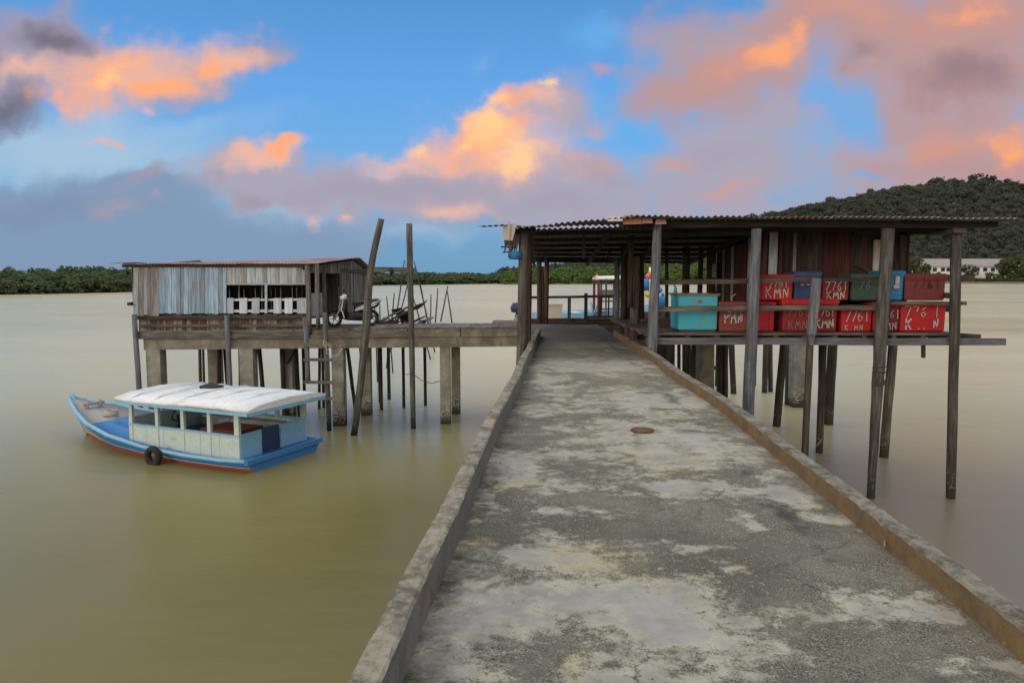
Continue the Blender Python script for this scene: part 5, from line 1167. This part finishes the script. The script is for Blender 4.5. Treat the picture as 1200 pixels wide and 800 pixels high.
MB().loft([[(fx(697), -1.0, zr_), (fx(697), 1.0, zr_), (fx(697), 1.0, zr_+.07), (fx(697), 0, zr_+.14), (fx(697), -1.0, zr_+.07)], [(fx(737), -1.0, zr_), (fx(737), 1.0, zr_), (fx(737), 1.0, zr_+.09), (fx(737), 0, zr_+.17), (fx(737), -1.0, zr_+.09)]]).build('cabin_roof', M['canopy'], fbt, True)
MB().box(((fx(704)+fx(735))/2, .8, P(700, 345, 30).z), (fx(735)-fx(704), .05, .35)).build('wheelhouse_panel', M['metal'], fbt, True)
MB().bar((fx(699), -.8, P(700, 352, 30).z), (fx(736), -.8, P(700, 352, 30).z), .06, .06).bar((fx(699), -.8, P(700, 361, 30).z), (fx(736), -.8, P(700, 361, 30).z), .06, .06).build('cabin_rail', M['wood_grey'], fbt, True)
MB().tube([(fx(695), -.6, zd), (fx(690), -.7, P(690, 353, 30).z)], .04, 6).tube([(fx(693), -.3, zd), (fx(700), -.3, P(700, 354, 30).z)], .04, 6).build('davit', M['sky_blue'], fbt, True)
MB().tube([(fx(763), .3, zd), (fx(763), .3, P(763, 313, 30).z)], .07, 7).tube([(fx(751), .2, zd), (fx(751.5), .2, P(751, 331, 30).z)], .09, 7).build('mast', M['white_paint'], fbt, True)
MB().box((fx(758), -.5, P(758, 371, 30).z), (fx(764)-fx(748), .6, .45)).build('fish_hold', M['maroon'], fbt, True)
items = [('float', 699.5, 325.8, .11, 'orange', 'orange float on the pale wheelhouse roof of the fishing boat', 30, -.5), ('float', 760, 323.8, .12, 'pink', 'coral red float tied high on the fishing boat mast', 29.7, 0), ('float', 763.5, 319.5, .10, 'yellow', 'yellow-orange float at the top of the fishing boat mast', 29.7, 0),
         ('float', 758.7, 345, .11, 'yellow', 'yellow float hanging beside the blue can behind the front post', 29.3, 0), ('float', 738, 359, .17, 'pink', 'salmon-coloured float hanging beside the dark inner posts', 29.3, 0), ('float', 776.5, 354, .24, 'tarp', 'large blue float on the fishing boat beside the turquoise chest', 29.2, 0), ('float', 773.5, 340, .10, 'boat_blue', 'small dark blue float behind the front post', 29.3, 0)]
for nm, px, py, r, mt, lb, Y, _ in items:
    p = P(px, py, Y); o = MB().sphere(p, r, 11, 8, (1, 1, 1.12)).tube([p+Vector((0, 0, r*1.0)), p+Vector((0, 0, r*1.5))], r*.25, 6).build(nm, M[mt]); tag(o, lb, 'float', 'floats on the fishing boat')
p = P(756, 333.5, 29.4)
cn_ = thing('jerrycan', p, 'blue jerrycan hanging on the fishing boat behind the shed posts', 'jerrycan')
MB().loft([[(-.15, -.1, -.25), (.15, -.1, -.25), (.15, .1, -.25), (-.15, .1, -.25)], [(-.16, -.1, .15), (.16, -.1, .15), (.16, .1, .15), (-.16, .1, .15)], [(-.06, -.05, .25), (.08, -.05, .25), (.08, .05, .25), (-.06, .05, .25)]]).build('body', M['boat_blue'], cn_, True)
MB().tube([(.01, 0, .25), (.01, 0, .33)], .04, 8).build('cap', M['navy'], cn_, True)
# =================================================================== VEGETATION
def crown_template(n, seed, leaf=.16, lobes=7, flat=1.0, dome=False):
    r_ = np.random.default_rng(seed); C_ = []
    for k in range(lobes):
        a = r_.uniform(0, 2*np.pi); d = r_.uniform(.0, .34); z = r_.uniform(.35, .80) if not dome else r_.uniform(.12, .75)
        C_.append((d*np.cos(a), d*np.sin(a), z, r_.uniform(.16, .26)))
    C_.append((0, 0, .72, .24))
    V, lf = [], []
    for i in range(n):
        cx, cy, cz, cr = C_[r_.integers(len(C_))]
        d = r_.normal(size=3); d /= np.linalg.norm(d); rad = cr*r_.uniform(.55, 1.05)
        p = np.array([cx, cy, cz])+d*rad*np.array([1, 1, .85*flat])
        nrm = d+r_.normal(size=3)*.55; nrm /= np.linalg.norm(nrm)
        a = np.cross(nrm, r_.normal(size=3)); a /= np.linalg.norm(a); c = np.cross(nrm, a); s_ = leaf*r_.uniform(.5, 1.1)
        for (x, y) in ((-.5, -.32), (.42, -.5), (.5, .35), (-.35, .5)): V.append(p+a*x*s_+c*y*s_)
        lf += [r_.random()]*4
    return np.array(V), np.array(lf)
def leafmesh(name, V, lf, rn, mt):
    n = len(V); me = bpy.data.meshes.new(name)
    me.vertices.add(n); me.vertices.foreach_set('co', V.astype(np.float32).ravel())
    me.loops.add(n); me.loops.foreach_set('vertex_index', np.arange(n, dtype=np.int32))
    me.polygons.add(n//4); me.polygons.foreach_set('loop_start', np.arange(0, n, 4, dtype=np.int32))
    for nm, ar in (('lf', lf), ('rnd', rn)):
        at = me.attributes.new(nm, 'FLOAT', 'POINT'); at.data.foreach_set('value', ar.astype(np.float32))
    me.materials.append(mt); me.update(calc_edges=True); me.validate()
    return me
TPL = [crown_template(300, 10+k, .13, 9, 1, True) for k in range(5)]
def forest(name, places, mt, parent=None, tpl=TPL):
    Vs, Ls, Rs = [], [], []
    for (x, y, z, h, wd) in places:
        V, lf = tpl[rng.integers(len(tpl))]; a = rng.uniform(0, 2*np.pi); ca, sa = np.cos(a), np.sin(a)
        Q = np.empty_like(V); Q[:, 0] = (V[:, 0]*ca-V[:, 1]*sa)*wd+x; Q[:, 1] = (V[:, 0]*sa+V[:, 1]*ca)*wd+y; Q[:, 2] = V[:, 2]*h+z
        Vs.append(Q); Ls.append(lf); Rs.append(np.full(len(V), rng.random()))
    o = bpy.data.objects.new(name, leafmesh(name, np.concatenate(Vs), np.concatenate(Ls), np.concatenate(Rs), mt)); col.objects.link(o)
    return o
def strip(name, pts, wd, ztop):    # low bank of mud: polyline of shore points, running back from the water
    mb = MB(); rings = []
    for p in pts:
        p = Vector(p); d = Vector((p.x, p.y, 0)).normalized()
        rings.append([p+Vector((0, 0, -1)), p+d*1.5+Vector((0, 0, ztop*.6)), p+d*6+Vector((0, 0, ztop)), p+d*wd+Vector((0, 0, ztop*1.2)), p+d*wd+Vector((0, 0, -1))])
    mb.loft(rings, closed=False, cap=False)
    return tag(mb.build(name, M['mud']), kind='structure')
def shore(pxs):
    return [G(px, py, 0) for px, py in pxs]
shL = shore([(-500, 351), (-200, 348), (0, 345.3), (150, 342.2), (300, 337.5), (440, 334.2), (560, 332.6), (600, 332.2)])
strip('river_bank', shL, 90, 1.0)
shC = shore([(592, 333.3), (640, 333.0), (760, 333), (880, 333), (1000, 332.6), (1100, 332.2), (1200, 332.6), (1400, 333), (1700, 334)])
strip('river_bank', shC, 130, 1.2)
def along(pl, n):
    L_ = [0]
    for a, c in zip(pl, pl[1:]): L_.append(L_[-1]+(c-a).length)
    for t_ in np.linspace(0, L_[-1], n):
        for i in range(len(pl)-1):
            if t_ <= L_[i+1]+1e-6: yield pl[i].lerp(pl[i+1], (t_-L_[i])/(L_[i+1]-L_[i])), i; break
def htop(px):   # tree-line heights read from the photograph, as y of the crown tops
    xs_ = [-500, 0, 40, 90, 150, 300, 440, 480, 560, 600]; ysx = [312, 316, 316, 312.5, 314, 317, 319, 319.5, 320.5, 320.5]
    return np.interp(px, xs_, ysx)
pl = []
for p, _ in along(shL, 330):
    D = p.y; px = 600+p.x/p.y*850*.998; d = Vector((p.x, p.y, 0)).normalized()
    full = P(px, htop(px), D).z
    for row in range(4):
        q = p+d*(2+row*5.5+rng.uniform(-1.5, 1.5))+Vector((rng.uniform(-2, 2), 0, 0))
        h = full*(0.62+.14*row)*rng.uniform(.86, 1.12); sp = max(4.0, D*.022)
        pl.append((q.x, q.y, -.2 if row == 0 else .3, h, sp*rng.uniform(.9, 1.4)+2.2))
tag(forest('mangrove_forest', pl, M['leaf_bank']), 'dense dark mangrove forest lining the far left shore', 'forest', kind='stuff')
pl = []
for p, _ in along(shC[:5], 120):
    px = 600+p.x/p.y*850; d = Vector((p.x, p.y, 0)).normalized()
    top = np.interp(px, [590, 605, 640, 690, 760, 860, 1000], [321, 316, 314, 313, 310, 308, 312])
    full = P(px, top, p.y).z
    for row in range(4):
        q = p+d*(2+row*6+rng.uniform(-2, 2))
        h = full*(.55+.16*row)*rng.uniform(.85, 1.15); pl.append((q.x+rng.uniform(-2, 2), q.y, .2, h, h*rng.uniform(.9, 1.25)))
tag(forest('riverside_forest', pl, M['leaf_bright']), 'bright green mangrove wood on the shore behind the shed', 'forest', kind='stuff')
# hill
HC = [(560, 331), (640, 322), (690, 309), (760, 290), (840, 270), (915, 257), (960, 246), (1000, 236), (1050, 225), (1100, 219), (1150, 217), (1200, 224), (1300, 226), (1450, 250), (1700, 300)]
HY0, HY1 = 455.0, 700.0
hx = [P(a, c, HY1).x for a, c in HC]; hz = [P(a, c, HY1).z for a, c in HC]
def hillz(x, y):
    t_ = max(0.0, min(1.0, (y-HY0)/(HY1-HY0))); t2 = t_*t_*(3-2*t_)*.45+t_*.55
    xx = x*HY1/y                                  # the spurs run down towards the shore
    zc = float(np.interp(x*.35+xx*.65, hx, hz))
    back = max(0.0, (y-HY1)/500)
    return 1.2+(zc-1.2)*t2*(1-back*.7)+3*math.sin(x*.021+y*.013)*t_*(1-.5*t_)
mb = MB(); nxh, nyh = 60, 36
for j in range(nyh+1):
    y = HY0-8+(1000-HY0)*j/nyh
    for i in range(nxh+1):
        x = -60+ (960)*i/nxh; mb.v.append(Vector((x, y, hillz(x, y)-.8))); mb.r.append(.5)
for j in range(nyh):
    for i in range(nxh): o = j*(nxh+1)+i; mb.face([o, o+1, o+nxh+2, o+nxh+1], Vector((1, 0, 0)), 0, 0, True)
tag(mb.build('hill', M['hill']), kind='structure')
pl = []
TPH = [crown_template(230, 40+k, .14, 9, .8) for k in range(5)]
y = HY0+4
while y < HY1+25:
    sp = 6.6+(y-HY0)*.006; x = -40.0
    while x < y*.98:
        xx, yy_ = x+rng.uniform(-3, 3), y+rng.uniform(-3, 3); z = hillz(xx, yy_)
        if 600+xx/yy_*850 > 585:
            h = rng.uniform(7, 12.5)*(1.25 if rng.random() < .08 else 1); pl.append((xx, yy_, z-h*.28, h, h*rng.uniform(.85, 1.25)))
        x += sp
    y += sp
tag(forest('hill_forest', pl, M['leaf_hill'], tpl=TPH), 'dark forest covering the hillside behind the shed', 'forest', kind='stuff')
print('hill trees', len(pl))
def tree_proto(name, seed, mt, nl=520, leaf=.10, dome=False, label=None, group=None):
    r = thing(name, (0, 0, 0), label, 'tree', group)
    mb = MB(); mb.tube([(0, 0, -.05), (.01, 0, .25), (.0, .01, .5), (.02, 0, .78)], [.035, .026, .02, .006], 7, rough=.05)
    r_ = random.Random(seed)
    for k in range(6):
        a = r_.uniform(0, 6.28); z0 = r_.uniform(.25, .6); mb.tube([(0, 0, z0), (.12*math.cos(a), .12*math.sin(a), z0+.12), (.27*math.cos(a), .27*math.sin(a), z0+.2)], [.014, .01, .004], 5)
    mb.build('trunk', M['wood_dark'], r, True)
    V, lf = crown_template(nl, seed, leaf, 9, .85, dome)
    o = bpy.data.objects.new('crown', leafmesh('crown', V, lf, np.full(len(V), r_.random()), mt)); col.objects.link(o); o.parent = r
    return r
def put(o, p, h, wd, rz): o.location = p; o.scale = (wd, wd, h); o.rotation_euler = (0, 0, rz)
# crest trees on the hill skyline
ct = [(935, 3), (958, 2), (975, 4), (1006, 3), (1020, 6), (1047, 2), (1062, 4), (1090, 6), (1098, 8), (1104, 8), (1118, 5), (1140, 9), (1152, 10), (1163, 8), (1180, 6), (1192, 5)]
pr = [tree_proto('hill_tree', 70+k, M['leaf_hill'], 260, .13, label='dark round-crowned tree standing up on the hill skyline', group='emergent trees on the hill skyline') for k in range(3)]
for k, (px, e) in enumerate(ct):
    o = pr[k] if k < 3 else copy_tree(pr[k % 3])
    x = P(px, 220, HY1+4).x; z = hillz(x, HY1+4); h = 9.5+e*.75
    put(o, (x, HY1+4, z-2), h, h*random.uniform(.75, 1.05), random.uniform(0, 6))
# white building at the foot of the hill
bY = G(1130, 332.2, 0).y+26
def bx(px, py, Y=None): return P(px, py, Y or bY)
bd = thing('long_building', (bx(1130, 325).x, bY+4, 1), 'long white low building with a grey roof across the river', 'building')
a, c = bx(1077, 324.5), bx(1196, 324.5); z0, z1 = 1.0, bx(1100, 312).z; zrf = bx(1100, 303).z
MB().box(((a.x+c.x)/2, bY+4, (z0+z1)/2), (c.x-a.x, 8, z1-z0)).build('wall', M['bwall'], bd)
mb = MB(); e = .8
mb.loft([[(a.x-e, bY-.9, z1-.25), (a.x-e, bY+4, zrf), (a.x-e, bY+8.9, z1-.25)], [(c.x+e, bY-.9, z1-.25), (c.x+e, bY+4, zrf), (c.x+e, bY+8.9, z1-.25)]], smooth=False); mb.build('roof', M['broof'], bd)
for px in (1083, 1093, 1102.5, 1109, 1118, 1127, 1143, 1152, 1161, 1170, 1180, 1188):
    A, B = bx(px, 318), bx(px+5, 313.6)
    w_ = MB().box(((A.x+B.x)/2, bY-.03, (A.z+B.z)/2), (B.x-A.x, .08, B.z-A.z)).build('window', M['bglass'], bd)
    MB().box(((A.x+B.x)/2, bY-.09, A.z-.1), (B.x-A.x+.4, .12, .16)).build('sill', M['bwall'], w_)
for px in (1139, 1174): A, B = bx(px, 324), bx(px+3, 314); MB().box(((A.x+B.x)/2, bY-.04, (A.z+B.z)/2), (B.x-A.x, .08, B.z-A.z)).build('door', M['bteal'], bd)
a2, c2 = bx(1170, 324, bY-6), bx(1185, 316, bY-6)
sh_ = thing('annex', ((a2.x+c2.x)/2, bY-5, 1), 'small teal and white annex in front of the long building', 'building')
MB().box(((a2.x+c2.x)/2, bY-4.5, 1.0+(c2.z-1)/2), (c2.x-a2.x, 3, c2.z-1)).build('wall', M['bwall'], sh_)
MB().box(((a2.x+c2.x)/2-1.2, bY-6.04, 1.0+(c2.z-1)*.4), (1.2, .08, (c2.z-1)*.75)).build('door', M['bteal'], sh_)
MB().slab((a2.x-.4, bY-6.5, c2.z), (c2.x+.4, bY-6.5, c2.z), (c2.x+.4, bY-2.6, c2.z+.7), (a2.x-.4, bY-2.6, c2.z+.7), (0, 0, .12)).build('roof', M['broof'], sh_)
# bankside trees by the building
bt = [(1071, 324, 297.5, 1.0, 'pale-leaved tree left of the long building behind the maroon crate'), (1085, 325, 307, .8, 'low palm-like tree in front of the left end of the long building'), (1135, 325, 308, 1.3, 'round dark tree covering the middle of the long building'),
      (1180, 325, 300, 1.1, 'broad tree over the right end of the long building'), (1192, 325, 297, 1.2, 'tall dark tree at the right edge beside the long building'), (1158, 326, 318, 1.2, 'low round bush in front of the long building'), (1100, 326, 318, 1.0, 'small shrub beneath the building windows left of the front post')]
pr = [tree_proto('bank_tree', 90+k, M['leaf_tree'], 420, .11, True, label='x', group='trees beside the long building') for k in range(3)]
for k, (px, pb, pt_, asp, lb) in enumerate(bt):
    o = pr[k] if k < 3 else copy_tree(pr[k % 3]); Y = bY-9-k*.7
    z = 1.0; h = P(px, pt_, Y).z-z; put(o, (P(px, 325, Y).x, Y, z), h*1.05, h*asp, random.uniform(0, 6)); o['label'] = lb
# low scrub along the right-hand shore
pl = []
for p, _ in along(shC[4:], 200):
    d = Vector((p.x, p.y, 0)).normalized()
    for row in range(3):
        q = p+d*(7+row*4+rng.uniform(-1.5, 1.5)); h = rng.uniform(1.2, 2.6); pl.append((q.x+rng.uniform(-1, 1), q.y, 1.0, h, h*1.7))
tag(forest('shore_scrub', pl, M['leaf_tree']), 'low green scrub along the right-hand shore', 'scrub', kind='stuff')
pl = []
for p, _ in along(shC[6:], 40):
    d = Vector((p.x, p.y, 0)).normalized()
    for row in range(2):
        q = p+d*(60+row*8+rng.uniform(-3, 3)); h = rng.uniform(8, 12); pl.append((q.x, q.y, .8, h, h*1.2))
tag(forest('shore_wood', pl, M['leaf_hill']), 'dark wood at the foot of the hill on the right', 'forest', kind='stuff')
sc.cycles.max_bounces = 6; sc.cycles.diffuse_bounces = 3; sc.cycles.glossy_bounces = 3; sc.cycles.transparent_max_bounces = 4
sc.cycles.use_denoising = True
